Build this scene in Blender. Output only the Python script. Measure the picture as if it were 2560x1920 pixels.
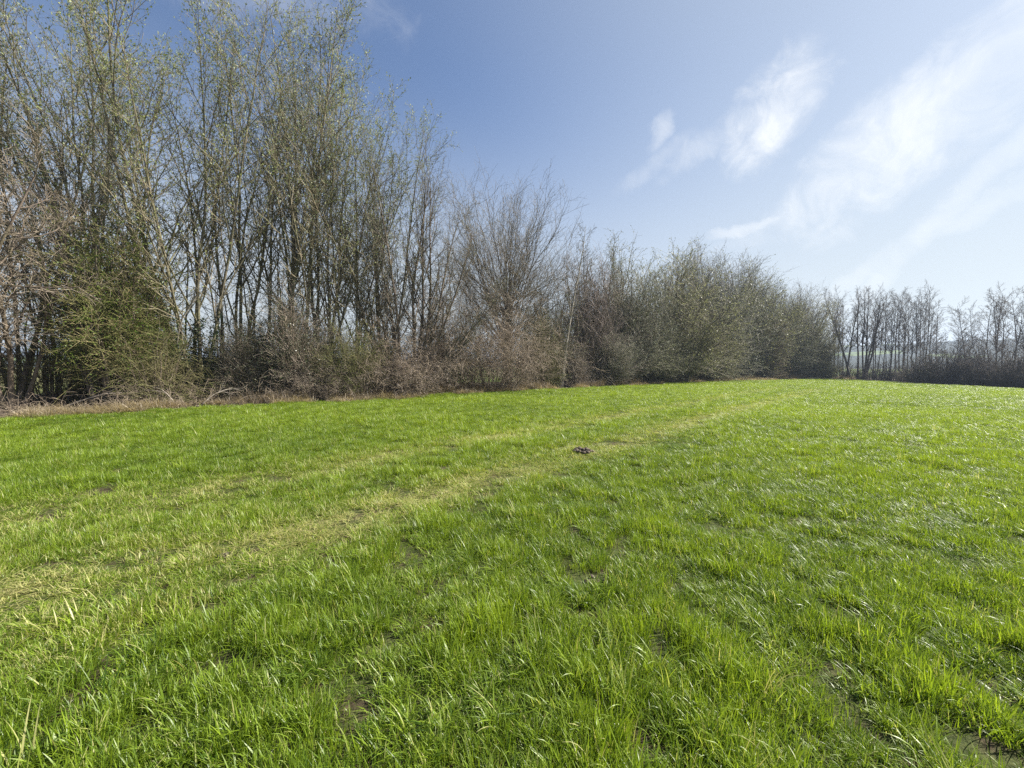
import bpy, math
import numpy as np
from mathutils import Vector, Matrix

for o in list(bpy.data.objects):
    bpy.data.objects.remove(o)
S = bpy.context.scene
COL = S.collection
PI = math.pi

# ------------------------------------------------------------------ camera
FPX = 1000.0                      # focal length in photo pixels (2560 wide): an ultra-wide phone lens
HORIZON = 915.0                   # photo row of eye level
EYE = 1.6
cam = bpy.data.cameras.new('camera')
cam.sensor_width = 36.0
cam.lens = 36.0 * FPX / 2560.0
cam.clip_start = 0.05
cam.clip_end = 20000
camo = bpy.data.objects.new('camera', cam)
COL.objects.link(camo)
camo.location = (0, 0, EYE)
PITCH = math.atan((960 - HORIZON) / FPX)
camo.rotation_euler = (PI / 2 - PITCH, 0, 0)
S.camera = camo

# ------------------------------------------------------------------ sun and sky
SUN_AZ = math.radians(76)         # clockwise from the view direction, towards the right
SUN_EL = math.radians(39)
sun_dir = Vector((math.sin(SUN_AZ) * math.cos(SUN_EL), math.cos(SUN_AZ) * math.cos(SUN_EL), math.sin(SUN_EL)))
sl = bpy.data.lights.new('sun', 'SUN')
sl.energy = 5.0
sl.angle = math.radians(0.6)
sl.color = (1.0, 0.95, 0.86)
so = bpy.data.objects.new('sun', sl)
COL.objects.link(so)
so.rotation_euler = (-sun_dir).to_track_quat('-Z', 'Y').to_euler()
so.location = (40, 20, 60)

W = bpy.data.worlds.new('World')
S.world = W
W.use_nodes = True
W.cycles.sampling_method = 'NONE'
nt = W.node_tree
nt.nodes.clear()


class NG:
    """small helper to write node graphs"""
    def __init__(self, tree):
        self.t = tree

    def n(self, kind, props=None, **ins):
        nd = self.t.nodes.new(kind)
        for k, v in (props or {}).items():
            setattr(nd, k, v)
        for k, v in ins.items():
            key = int(k[1:]) if k[0] == 'i' and k[1:].isdigit() else k.replace('_', ' ')
            self.set(nd, key, v)
        return nd

    def set(self, nd, key, v):
        s = nd.inputs[key]
        if isinstance(v, bpy.types.NodeSocket):
            self.t.links.new(v, s)
        elif isinstance(v, bpy.types.Node):
            self.t.links.new(v.outputs[0], s)
        else:
            s.default_value = v

    def m(self, op, a, b=None, c=None, clamp=False):
        nd = self.t.nodes.new('ShaderNodeMath')
        nd.operation = op
        nd.use_clamp = clamp
        for i, v in enumerate((a, b, c)):
            if v is not None:
                self.set(nd, i, v)
        return nd.outputs[0]

    def vm(self, op, a, b=None):
        nd = self.t.nodes.new('ShaderNodeVectorMath')
        nd.operation = op
        self.set(nd, 0, a)
        if b is not None:
            self.set(nd, 1, b)
        return nd.outputs['Value'] if op in ('DOT_PRODUCT', 'LENGTH', 'DISTANCE') else nd.outputs[0]

    def ramp(self, v, lo, hi, a=0.0, b=1.0, smooth=True):
        nd = self.t.nodes.new('ShaderNodeMapRange')
        nd.interpolation_type = 'SMOOTHSTEP' if smooth else 'LINEAR'
        for i, x in enumerate((v, lo, hi, a, b)):
            self.set(nd, i, x)
        return nd.outputs[0]

    def mix(self, f, a, b, blend='MIX'):
        nd = self.t.nodes.new('ShaderNodeMix')
        nd.data_type = 'RGBA'
        nd.blend_type = blend
        self.set(nd, 0, f)
        for k, v in ((6, a), (7, b)):
            self.set(nd, k, (*v, 1) if isinstance(v, tuple) and len(v) == 3 else v)
        return nd.outputs[2]

    def noise(self, vec, scale, detail=4, rough=0.5, dist=0.0):
        nd = self.n('ShaderNodeTexNoise', None, Scale=scale, Detail=detail, Roughness=rough, Distortion=dist)
        if vec is not None:
            self.set(nd, 'Vector', vec)
        return nd.outputs['Fac']


def sky_dir(px, py):
    """world direction of a photo pixel (sky only: no distance)"""
    u, v = (px - 1280) / FPX, (960 - py) / FPX
    d = Vector((u, math.cos(PITCH) + v * math.sin(PITCH), -math.sin(PITCH) + v * math.cos(PITCH)))
    return d.normalized()


g = NG(nt)
sky = g.n('ShaderNodeTexSky', dict(sky_type='NISHITA', sun_disc=False, sun_elevation=SUN_EL, sun_rotation=SUN_AZ,
                                   altitude=80, air_density=1.0, dust_density=0.8, ozone_density=3.6))
gen = g.n('ShaderNodeTexCoord').outputs['Generated']
sep = g.n('ShaderNodeSeparateXYZ', None, i0=gen)
dx, dy, dz = sep.outputs[0], sep.outputs[1], sep.outputs[2]
# a flat cloud layer seen from below: x/z, y/z, streaked along one wind direction
den = g.m('ADD', g.m('MAXIMUM', dz, 0.0), 0.16)
cx, cy = g.m('DIVIDE', dx, den), g.m('DIVIDE', dy, den)
WD = math.radians(58)             # wind direction of the streaks
along = g.m('ADD', g.m('MULTIPLY', cx, math.sin(WD)), g.m('MULTIPLY', cy, math.cos(WD)))
across = g.m('SUBTRACT', g.m('MULTIPLY', cx, math.cos(WD)), g.m('MULTIPLY', cy, math.sin(WD)))
lay = g.n('ShaderNodeCombineXYZ', None, i0=g.m('MULTIPLY', along, 0.30), i1=across, i2=3.7).outputs[0]
n1 = g.noise(lay, 1.15, 7, 0.58, 0.35)
n2 = g.noise(lay, 0.42, 3, 0.5)
streak = g.m('MULTIPLY', g.ramp(n1, 0.45, 0.80), g.ramp(n2, 0.42, 0.66))
cloud = g.m('MULTIPLY', streak, 0.40)
n3 = g.noise(gen, 13.0, 9, 0.66, 0.8)
n4 = g.noise(gen, 3.2, 5, 0.6, 0.4)
n5 = g.noise(lay, 3.4, 8, 0.65, 0.5)
wv = g.n('ShaderNodeTexNoise', None, Vector=gen, Scale=5.5, Detail=6, Roughness=0.62).outputs['Color']
warp = g.vm('ADD', gen, g.vm('MULTIPLY', g.vm('SUBTRACT', wv, (.5, .5, .5)), (.13, .13, .13)))
# the separate clouds of the day, each a patch round its own direction, elongated along the streaks
for px, py, ra, rb, tilt, amt in ((1915, 295, .070, .046, 48, .95), (1660, 335, .035, .016, 62, .45), (1865, 562, .055, .012, 10, .7),
                                  (1760, 365, .06, .018, 30, .35), (2340, 290, .20, .055, 26, .85), (2490, 190, .18, .045, 40, .85), (2240, 330, .08, .03, 25, .5),
                                  (2520, 400, .30, .016, 48, .40), (540, -120, .20, .05, 10, .3), (2250, 640, .35, .014, 28, .30),
                                  (1640, 420, .08, .015, 30, .25), (2050, 480, .15, .015, 25, .25)):
    c = sky_dir(px, py)
    r = Vector((c.y, -c.x, 0)).normalized()
    u = r.cross(c).normalized()
    ct, st = math.cos(math.radians(tilt)), math.sin(math.radians(tilt))
    a_ax, b_ax = r * ct + u * st, u * ct - r * st
    wob = g.m('MULTIPLY', g.m('SUBTRACT', n3, 0.5), 5.0)
    front = g.ramp(g.vm('DOT_PRODUCT', gen, tuple(c)), 0.4, 0.6)
    a = g.m('DIVIDE', g.vm('DOT_PRODUCT', warp, tuple(a_ax)), ra)
    b = g.m('DIVIDE', g.vm('DOT_PRODUCT', warp, tuple(b_ax)), rb)
    q = g.m('ADD', g.m('MULTIPLY', a, a), g.m('MULTIPLY', b, b))
    q = g.m('SUBTRACT', q, g.m('ADD', wob, g.m('MULTIPLY', g.m('SUBTRACT', n4, 0.5), 1.6)))
    blob = g.m('MULTIPLY', g.m('MULTIPLY', g.ramp(q, 2.8, -1.2), amt), front)
    blob = g.m('MULTIPLY', blob, g.ramp(n5, 0.30, 0.62, 0.45, 1.0))
    cloud = g.m('MAXIMUM', cloud, blob)
# thin veil: wide, soft, denser towards the hazy horizon
veil = g.m('MULTIPLY', g.ramp(g.noise(lay, 0.22, 3, 0.5, 0.3), 0.30, 0.72), 0.13)
low = g.ramp(dz, 0.60, 0.03, 0.0, 0.85)
SKY_VEIL = (5.5, 5.75, 5.6)
SKY_CLOUD = (8.0, 8.15, 8.25)
skyc = g.mix(g.m('ADD', g.m('MULTIPLY', veil, g.m('SUBTRACT', 1.0, low)), low, clamp=True), g.mix(1.0, sky.outputs[0], (0.95, 1.03, 1.14), 'MULTIPLY'), SKY_VEIL)
# thin high cirrus glows round the sun
glow = g.ramp(g.vm('DOT_PRODUCT', gen, tuple(sun_dir)), 0.38, 1.0, 0.0, 0.46)
skyc = g.mix(glow, skyc, (5.4, 5.75, 5.45))
skyc = g.mix(cloud, skyc, SKY_CLOUD)
bg = g.n('ShaderNodeBackground', None, Color=skyc, Strength=0.053)
wo = g.n('ShaderNodeOutputWorld', None, Surface=bg.outputs[0])

S.view_settings.view_transform = 'Standard'
S.view_settings.look = 'None'
S.view_settings.exposure = 1.32
S.view_settings.gamma = 1.0
S.view_settings.use_curve_mapping = False
S.render.engine = 'CYCLES'
S.cycles.use_denoising = False
S.cycles.max_bounces = 6
S.cycles.transmission_bounces = 4
S.cycles.volume_bounces = 0
S.cycles.sample_clamp_indirect = 6

# ------------------------------------------------------------------ helpers: numbers
RNG = np.random.default_rng(7)


class ValueNoise:
    def __init__(self, seed, n=256):
        self.g = np.random.default_rng(seed).random((n, n))
        self.n = n

    def __call__(self, x, y, scale):
        x = np.asarray(x) / scale + 1000.3
        y = np.asarray(y) / scale + 1000.7
        xi, yi = np.floor(x).astype(int), np.floor(y).astype(int)
        fx, fy = x - xi, y - yi
        fx, fy = fx * fx * (3 - 2 * fx), fy * fy * (3 - 2 * fy)
        n = self.n
        a = self.g[xi % n, yi % n]
        b = self.g[(xi + 1) % n, yi % n]
        c = self.g[xi % n, (yi + 1) % n]
        d = self.g[(xi + 1) % n, (yi + 1) % n]
        return (a * (1 - fx) + b * fx) * (1 - fy) + (c * (1 - fx) + d * fx) * fy


NA, NB, NC, ND = ValueNoise(1), ValueNoise(2), ValueNoise(3), ValueNoise(4)
TILT = 0.0102                     # the field falls gently to the right


def gz(x, y):
    """ground height"""
    x = np.asarray(x, float)
    y = np.asarray(y, float)
    base = -TILT * 70 * np.tanh(x / 70)
    r = np.hypot(x, y)
    und = (NA(x, y, 2.3) - .5) * .07 + (NB(x, y, .8) - .5) * .035
    und = und * np.clip(1.3 - r / 60, 0, 1) * np.clip((r - .3) / 1.5, 0, 1)
    return base + und


def ground_at(px, py):
    """photo pixel -> point on the field (x, y)"""
    d = sky_dir(px, py)
    t = EYE / -(d.z + TILT * d.x)
    return d.x * t, d.y * t


def at(px, depth):
    return (px - 1280) / FPX * depth, depth


# the edge of the sown field, read along its foot in the photograph
EDGE_PX = [(-700, 1150), (-350, 1085), (0, 1048), (203, 1033), (407, 1025), (610, 1013), (895, 1002), (1025, 993), (1242, 979), (1496, 969),
           (1662, 959), (1842, 952), (2060, 948.5), (2198, 955), (2318, 962.5), (2560, 974.5), (2900, 994), (3300, 1020)]
EDGE = np.array([ground_at(*p) for p in EDGE_PX])
EPX = np.array([p[0] for p in EDGE_PX], float)


def edge_depth(px):
    return float(np.interp(px, EPX, EDGE[:, 1]))


def edge_dist(x, y):
    """signed distance to the field edge: positive inside the field"""
    x = np.asarray(x, float)
    y = np.asarray(y, float)
    best = np.full(x.shape, 1e9)
    for (ax, ay), (bx, by) in zip(EDGE[:-1], EDGE[1:]):
        vx, vy = bx - ax, by - ay
        t = np.clip(((x - ax) * vx + (y - ay) * vy) / (vx * vx + vy * vy), 0, 1)
        best = np.minimum(best, np.hypot(x - ax - t * vx, y - ay - t * vy))
    ys = np.maximum(y, 0.3)
    px = 1280 + FPX * x / ys
    inside = (y < np.interp(px, EPX, EDGE[:, 1])) | (y < 0.3)
    return np.where(inside, best, -best)


TRACKS = [np.array([ground_at(*p) for p in ps]) for ps in (
    [(-500, 1640), (0, 1495), (130, 1440), (350, 1410), (560, 1375), (790, 1330), (1000, 1260), (1180, 1215), (1300, 1180), (1450, 1130),
     (1560, 1108), (1680, 1070), (1820, 1030), (1930, 1003), (2040, 975)],
    [(-500, 1410), (0, 1310), (350, 1250), (620, 1200), (900, 1160), (1090, 1115), (1250, 1095), (1400, 1065), (1560, 1038), (1700, 1013),
     (1850, 985), (1960, 968)])]
FURROWS = [np.array([ground_at(*p) for p in ps]) for ps in (
    [(1500, 1120), (1750, 1095), (1950, 1100), (2150, 1108), (2350, 1120), (2600, 1142)],
    [(1800, 1150), (2000, 1160), (2200, 1172), (2450, 1195), (2700, 1225)],
    [(1750, 1300), (1950, 1330), (2150, 1365), (2400, 1400), (2700, 1450)])]


def line_dist(x, y, line):
    best = np.full(np.shape(x), 1e9)
    for (ax, ay), (bx, by) in zip(line[:-1], line[1:]):
        vx, vy = bx - ax, by - ay
        t = np.clip(((x - ax) * vx + (y - ay) * vy) / (vx * vx + vy * vy), 0, 1)
        best = np.minimum(best, np.hypot(x - ax - t * vx, y - ay - t * vy))
    return best


def nrm(v):
    return v / np.maximum(np.linalg.norm(v, axis=-1, keepdims=True), 1e-9)


# ------------------------------------------------------------------ helpers: meshes and objects
def mesh_from(name, V, Q, mat, smooth=True, attrs=None, tri=False):
    me = bpy.data.meshes.new(name)
    V = np.ascontiguousarray(V, np.float32).reshape(-1, 3)
    Q = np.ascontiguousarray(Q, np.int32)
    k = Q.shape[1]
    nf = len(Q)
    me.vertices.add(len(V))
    me.vertices.foreach_set('co', V.ravel())
    me.loops.add(nf * k)
    me.loops.foreach_set('vertex_index', Q.ravel())
    me.polygons.add(nf)
    me.polygons.foreach_set('loop_start', np.arange(nf, dtype=np.int32) * k)
    try:
        me.polygons.foreach_set('loop_total', np.full(nf, k, np.int32))
    except Exception:
        pass
    if smooth:
        me.polygons.foreach_set('use_smooth', np.ones(nf, bool))
    for an, av in (attrs or {}).items():
        a = me.attributes.new(an, 'FLOAT', 'POINT')
        a.data.foreach_set('value', np.ascontiguousarray(av, np.float32))
    me.materials.append(mat)
    me.update(calc_edges=True)
    return me


def obj(name, data, parent=None, loc=None):
    o = bpy.data.objects.new(name, data)
    COL.objects.link(o)
    if parent is not None:
        o.parent = parent
    if loc is not None:
        o.location = loc
    return o


def tag(o, label=None, cat=None, group=None, kind=None):
    for k, v in (('label', label), ('category', cat), ('group', group), ('kind', kind)):
        if v:
            o[k] = v
    return o


# ------------------------------------------------------------------ materials
def new_mat(name):
    m = bpy.data.materials.new(name)
    m.use_nodes = True
    m.node_tree.nodes.clear()
    return m, NG(m.node_tree)


def bark_mat(name, dark, light, moss=(0.10, 0.12, 0.035), moss_amt=0.3, scale=6.0):
    m, g = new_mat(name)
    tc = g.n('ShaderNodeTexCoord').outputs['Object']
    mp = g.n('ShaderNodeMapping', None, Vector=tc, Scale=(1, 1, 0.25)).outputs[0]
    f = g.ramp(g.noise(mp, scale, 5, 0.65), 0.32, 0.70)
    c = g.mix(f, dark, light)
    rnd = g.n('ShaderNodeObjectInfo').outputs['Random']
    mf = g.m('MULTIPLY', g.ramp(g.noise(tc, 0.9, 4, 0.6), 0.42, 0.66), moss_amt)
    c = g.mix(mf, c, moss)
    c = g.mix(1.0, c, g.n('ShaderNodeCombineColor', None, i0=g.m('MULTIPLY_ADD', rnd, .3, .85), i1=g.m('MULTIPLY_ADD', rnd, .26, .87),
                          i2=g.m('MULTIPLY_ADD', rnd, .2, .9)).outputs[0], 'MULTIPLY')
    bmp = g.n('ShaderNodeBump', None, Height=g.noise(mp, scale * 5, 3, 0.6), Strength=0.5, Distance=0.02)
    p = g.n('ShaderNodeBsdfPrincipled', None, Base_Color=c, Roughness=0.78, Normal=bmp)
    p.inputs['Specular IOR Level'].default_value = 0.3
    g.n('ShaderNodeOutputMaterial', None, Surface=p.outputs[0])
    return m


def leaf_mat(name, c0, c1, trans=0.4, rough=0.5, third=None, third_amt=0.1):
    m, g = new_mat(name)
    t = g.n('ShaderNodeAttribute', dict(attribute_name='tint')).outputs['Fac']
    rnd = g.n('ShaderNodeObjectInfo').outputs['Random']
    c = g.mix(t, c0, c1)
    if third:
        c = g.mix(g.ramp(t, 1 - third_amt, 1.0 - third_amt * .8), c, third)
    c = g.mix(1.0, c, g.n('ShaderNodeCombineColor', None, i0=g.m('MULTIPLY_ADD', rnd, .35, .82), i1=g.m('MULTIPLY_ADD', rnd, .3, .85),
                          i2=g.m('MULTIPLY_ADD', rnd, -.3, 1.1)).outputs[0], 'MULTIPLY')
    p = g.n('ShaderNodeBsdfPrincipled', None, Base_Color=c, Roughness=rough)
    p.inputs['Specular IOR Level'].default_value = 0.35
    tr = g.n('ShaderNodeBsdfTranslucent', None, Color=c)
    mx = g.n('ShaderNodeMixShader', None, i0=trans, i1=p.outputs[0], i2=tr.outputs[0])
    g.n('ShaderNodeOutputMaterial', None, Surface=mx.outputs[0])
    return m


M = {}
M['willow_bark'] = bark_mat('willow_bark', (0.065, 0.054, 0.036), (0.21, 0.18, 0.125), (0.14, 0.15, 0.05), 0.45)
M['willow_twig'] = bark_mat('willow_twig', (0.16, 0.13, 0.085), (0.33, 0.28, 0.19), (0.15, 0.16, 0.06), 0.35)
M['brown_bark'] = bark_mat('brown_bark', (0.075, 0.055, 0.042), (0.23, 0.18, 0.14), (0.12, 0.12, 0.04), 0.3)
M['brown_twig'] = bark_mat('brown_twig', (0.17, 0.137, 0.105), (0.36, 0.30, 0.24), (0.15, 0.14, 0.07), 0.25)
M['mossy_twig'] = bark_mat('mossy_twig', (0.13, 0.112, 0.05), (0.27, 0.235, 0.115), (0.12, 0.15, 0.03), 0.6)
M['red_twig'] = bark_mat('red_twig', (0.19, 0.15, 0.125), (0.35, 0.285, 0.25), (0.15, 0.13, 0.07), 0.1)
M['alder_bark'] = bark_mat('alder_bark', (0.07, 0.06, 0.053), (0.18, 0.16, 0.14), (0.08, 0.085, 0.04), 0.2)
M['alder_twig'] = bark_mat('alder_twig', (0.12, 0.104, 0.094), (0.25, 0.22, 0.20), (0.09, 0.09, 0.05), 0.1)
M['bare_twig'] = bark_mat('bare_twig', (0.10, 0.082, 0.06), (0.22, 0.185, 0.14), (0.12, 0.13, 0.05), 0.3)
M['grey_twig'] = bark_mat('grey_twig', (0.17, 0.15, 0.112), (0.34, 0.30, 0.235), (0.17, 0.18, 0.09), 0.3)
M['birch_bark'] = bark_mat('birch_bark', (0.22, 0.195, 0.16), (0.44, 0.40, 0.34), (0.16, 0.14, 0.09), 0.4, 4.0)
M['cane'] = bark_mat('cane', (0.14, 0.108, 0.08), (0.36, 0.29, 0.225), (0.20, 0.17, 0.09), 0.2)
M['dead_wood'] = bark_mat('dead_wood', (0.20, 0.17, 0.135), (0.38, 0.33, 0.275), (0.2, 0.2, 0.1), 0.1)
M['willow_leaf'] = leaf_mat('willow_leaf', (0.14, 0.18, 0.07), (0.32, 0.36, 0.17), 0.42, 0.5, (0.34, 0.36, 0.24), 0.15)
M['grey_leaf'] = leaf_mat('grey_leaf', (0.14, 0.155, 0.078), (0.30, 0.305, 0.175), 0.36, 0.5, (0.30, 0.31, 0.21), 0.12)
M['fresh_leaf'] = leaf_mat('fresh_leaf', (0.055, 0.105, 0.016), (0.135, 0.20, 0.032), 0.40, 0.45)
M['lime_leaf'] = leaf_mat('lime_leaf', (0.12, 0.16, 0.035), (0.24, 0.27, 0.07), 0.42, 0.5)
M['dark_leaf'] = leaf_mat('dark_leaf', (0.03, 0.045, 0.017), (0.09, 0.115, 0.042), 0.15, 0.32, (0.20, 0.22, 0.13), 0.08)
M['ivy_leaf'] = leaf_mat('ivy_leaf', (0.016, 0.030, 0.010), (0.045, 0.070, 0.020), 0.12, 0.32)
M['blossom'] = leaf_mat('blossom', (0.34, 0.25, 0.19), (0.58, 0.47, 0.40), 0.35, 0.6)
M['litter_leaf'] = leaf_mat('litter_leaf', (0.06, 0.045, 0.033), (0.17, 0.135, 0.10), 0.15, 0.75, (0.32, 0.27, 0.20), 0.08)
M['dry_leaf'] = leaf_mat('dry_leaf', (0.11, 0.084, 0.058), (0.28, 0.228, 0.17), 0.2, 0.7, (0.48, 0.40, 0.30), 0.12)


def grass_mat(name, dark, bright, straw, dry_gain=1.0):
    m, g = new_mat(name)
    dry = g.n('ShaderNodeAttribute', dict(attribute_name='dry', attribute_type='INSTANCER')).outputs['Fac']
    tone = g.n('ShaderNodeAttribute', dict(attribute_name='tone', attribute_type='INSTANCER')).outputs['Fac']
    t = g.n('ShaderNodeAttribute', dict(attribute_name='tint')).outputs['Fac']
    hh = g.n('ShaderNodeAttribute', dict(attribute_name='along')).outputs['Fac']
    c = g.mix(g.m('ADD', g.m('MULTIPLY', tone, .68), g.m('MULTIPLY', t, .32)), dark, bright)
    # pale sheath at the foot of each blade
    c = g.mix(g.m('MULTIPLY', g.ramp(hh, 0.2, 0.0), 0.2), c, (0.16, 0.16, 0.06))
    s = g.ramp(g.m('ADD', g.m('MULTIPLY', dry, dry_gain), t), 0.93, 1.12)
    c = g.mix(s, c, straw)
    p = g.n('ShaderNodeBsdfPrincipled', None, Base_Color=c, Roughness=0.42)
    p.inputs['Specular IOR Level'].default_value = 0.48
    tr = g.n('ShaderNodeBsdfTranslucent', None, Color=g.mix(1.0, c, (1.15, 1.1, 0.7), 'MULTIPLY'))
    mx = g.n('ShaderNodeMixShader', None, i0=0.45, i1=p.outputs[0], i2=tr.outputs[0])
    g.n('ShaderNodeOutputMaterial', None, Surface=mx.outputs[0])
    return m


M['grass'] = grass_mat('grass', (0.060, 0.125, 0.014), (0.31, 0.42, 0.028), (0.48, 0.46, 0.19))
M['dead_grass'] = grass_mat('dead_grass', (0.18, 0.142, 0.09), (0.38, 0.32, 0.22), (0.55, 0.46, 0.32))
M['dead_weed'] = grass_mat('dead_weed', (0.11, 0.088, 0.062), (0.25, 0.205, 0.15), (0.40, 0.31, 0.22))


def ground_mat():
    m, g = new_mat('ground')
    zone = g.n('ShaderNodeAttribute', dict(attribute_name='wood')).outputs['Fac']
    far = g.n('ShaderNodeAttribute', dict(attribute_name='far')).outputs['Fac']
    tc = g.n('ShaderNodeTexCoord').outputs['Object']
    a = g.noise(tc, 3.0, 6, 0.65)
    b = g.noise(tc, 28.0, 5, 0.7)
    f = g.noise(tc, 0.012, 4, 0.5)
    soil = g.mix(g.ramp(b, .3, .7), (0.028, 0.019, 0.012), (0.095, 0.068, 0.045))
    b2 = g.noise(tc, 130.0, 4, 0.75)
    thatch = g.mix(g.ramp(g.m('ADD', g.m('MULTIPLY', b, .5), g.m('MULTIPLY', b2, .5)), .38, .62), (0.028, 0.040, 0.010), (0.085, 0.095, 0.030))
    field = g.mix(g.ramp(a, .36, .54), soil, thatch)
    litter = g.mix(g.ramp(b, .35, .68), (0.032, 0.024, 0.018), (0.13, 0.10, 0.074))
    litter = g.mix(g.m('MULTIPLY', g.ramp(a, .5, .7), .35), litter, (0.05, 0.06, 0.02))
    farc = g.mix(g.ramp(f, .40, .60), (0.12, 0.17, 0.035), (0.21, 0.20, 0.10))
    c = g.mix(zone, field, litter)
    c = g.mix(far, c, farc)
    bmp = g.n('ShaderNodeBump', None, Height=b, Strength=0.8, Distance=0.03)
    p = g.n('ShaderNodeBsdfPrincipled', None, Base_Color=c, Roughness=0.95, Normal=bmp)
    p.inputs['Specular IOR Level'].default_value = 0.15
    g.n('ShaderNodeOutputMaterial', None, Surface=p.outputs[0])
    return m


M['ground'] = ground_mat()


def hill_mat():
    m, g = new_mat('hills')
    tc = g.n('ShaderNodeTexCoord').outputs['Object']
    a = g.noise(tc, 0.008, 5, 0.6)
    b = g.noise(tc, 0.10, 4, 0.7)
    wood = g.mix(b, (0.022, 0.028, 0.018), (0.055, 0.055, 0.034))
    mead = g.mix(b, (0.10, 0.15, 0.035), (0.16, 0.19, 0.06))
    c = g.mix(g.ramp(a, .56, .60), wood, mead)
    p = g.n('ShaderNodeBsdfPrincipled', None, Base_Color=c, Roughness=1.0)
    p.inputs['Specular IOR Level'].default_value = 0.05
    g.n('ShaderNodeOutputMaterial', None, Surface=p.outputs[0])
    return m


M['hills'] = hill_mat()


def soil_mat():
    m, g = new_mat('soil_clod')
    tc = g.n('ShaderNodeTexCoord').outputs['Object']
    b = g.noise(tc, 22.0, 5, 0.7)
    c = g.mix(g.ramp(b, .3, .7), (0.032, 0.024, 0.018), (0.13, 0.10, 0.072))
    bmp = g.n('ShaderNodeBump', None, Height=b, Strength=0.7, Distance=0.02)
    p = g.n('ShaderNodeBsdfPrincipled', None, Base_Color=c, Roughness=0.95, Normal=bmp)
    g.n('ShaderNodeOutputMaterial', None, Surface=p.outputs[0])
    return m


M['soil'] = soil_mat()

# ------------------------------------------------------------------ setting: ground and hills
def axis(lo, hi, step, reach):
    a = np.arange(lo, hi + step / 2, step)
    e = np.geomspace(step * 1.6, reach, 34)
    return np.concatenate([lo - e[::-1], a, hi + e])


gx, gy = axis(-26, 64, 0.42, 5200), axis(-4, 74, 0.42, 5200)
X, Y = np.meshgrid(gx, gy, indexing='ij')
ed = edge_dist(X, Y)
wood_w = np.where(X > 40, 26.0, np.where(X < -6, 9.5, 11.0)) + (NC(X, Y, 3.0) - .5) * 3
wob = (ND(X, Y, 1.1) - .5) * .5
wood = np.clip((-ed + wob + .15) / .5, 0, 1) * (ed < 3)
far = np.clip((-ed - wood_w) / 2.0, 0, 1)
V = np.stack([X, Y, gz(X, Y)], -1)
n0, n1_ = X.shape
I = np.arange(n0 * n1_).reshape(n0, n1_)
Q = np.stack([I[:-1, :-1], I[1:, :-1], I[1:, 1:], I[:-1, 1:]], -1).reshape(-1, 4)
me = mesh_from('ground', V, Q, M['ground'], True, dict(wood=wood.ravel(), far=far.ravel()))
tag(obj('ground', me), kind='structure')

# hills far behind the trees
az = np.radians(np.linspace(-80, 80, 240))
rr = np.linspace(0, 1, 26)
AZ, R_ = np.meshgrid(az, rr, indexing='ij')
dist = 420 + 700 * R_
hh = (9 + 32 * np.clip((np.degrees(AZ) + 5) / 45, .25, 1)) * (0.75 + .5 * NA(np.degrees(AZ), R_ * 30, 14.0) + .12 * NB(np.degrees(AZ), R_ * 60, 2.2))
prof = np.sin(np.clip(R_ * 1.15, 0, 1) * PI / 2) ** 1.3
tree_rough = 4.0 * NC(np.degrees(AZ) * 3, R_ * 90, .8) * (R_ > .15)
Z = hh * prof + tree_rough * prof - 3 + np.where(R_ > .98, -30, 0)
V = np.stack([np.sin(AZ) * dist, np.cos(AZ) * dist, Z], -1)
n0, n1_ = AZ.shape
I = np.arange(n0 * n1_).reshape(n0, n1_)
Q = np.stack([I[:-1, :-1], I[1:, :-1], I[1:, 1:], I[:-1, 1:]], -1).reshape(-1, 4)
tag(obj('hills', mesh_from('hills', V, Q, M['hills'])), kind='structure')

# ------------------------------------------------------------------ plants: growing branches
def tubes(pts, rad, sides):
    """pts (N,P,3), rad (N,P) -> vertices, quads"""
    N, P, _ = pts.shape
    tan = nrm(np.gradient(pts, axis=1))
    mean = nrm(pts[:, -1] - pts[:, 0])
    ref = np.where(np.abs(mean[:, 2:3]) > .9, np.array([[1., 0, 0]]), np.array([[0, 0, 1.]]))
    u = nrm(np.cross(tan, ref[:, None, :]))
    v = np.cross(tan, u)
    a = np.arange(sides) * 2 * PI / sides
    ring = u[:, :, None, :] * np.cos(a)[None, None, :, None] + v[:, :, None, :] * np.sin(a)[None, None, :, None]
    V = pts[:, :, None, :] + ring * rad[:, :, None, None]
    I = np.arange(N * P * sides).reshape(N, P, sides)
    A, B = I[:, :-1], I[:, 1:]
    Q = np.stack([A, np.roll(A, -1, 2), np.roll(B, -1, 2), B], -1).reshape(-1, 4)
    return V.reshape(-1, 3), Q


def join(parts):
    Vs, Qs, o = [], [], 0
    for V, Q in parts:
        Vs.append(V)
        Qs.append(Q + o)
        o += len(V)
    return np.concatenate(Vs), np.concatenate(Qs)


def walk(rng, start, d0, L, P, wob, trop):
    N = len(start)
    pts = [start]
    d = nrm(d0)
    for i in range(1, P):
        d = d + rng.normal(0, wob, (N, 3))
        d[:, 2] += trop if np.ndim(trop) == 0 else trop[i - 1]
        d = nrm(d)
        pts.append(pts[-1] + d * (L / (P - 1))[:, None])
    return np.stack(pts, 1)


class Lv:
    """one level of branches"""
    def __init__(self, pts, rad, L, stem):
        self.pts, self.rad, self.L, self.stem = pts, rad, L, stem


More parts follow.
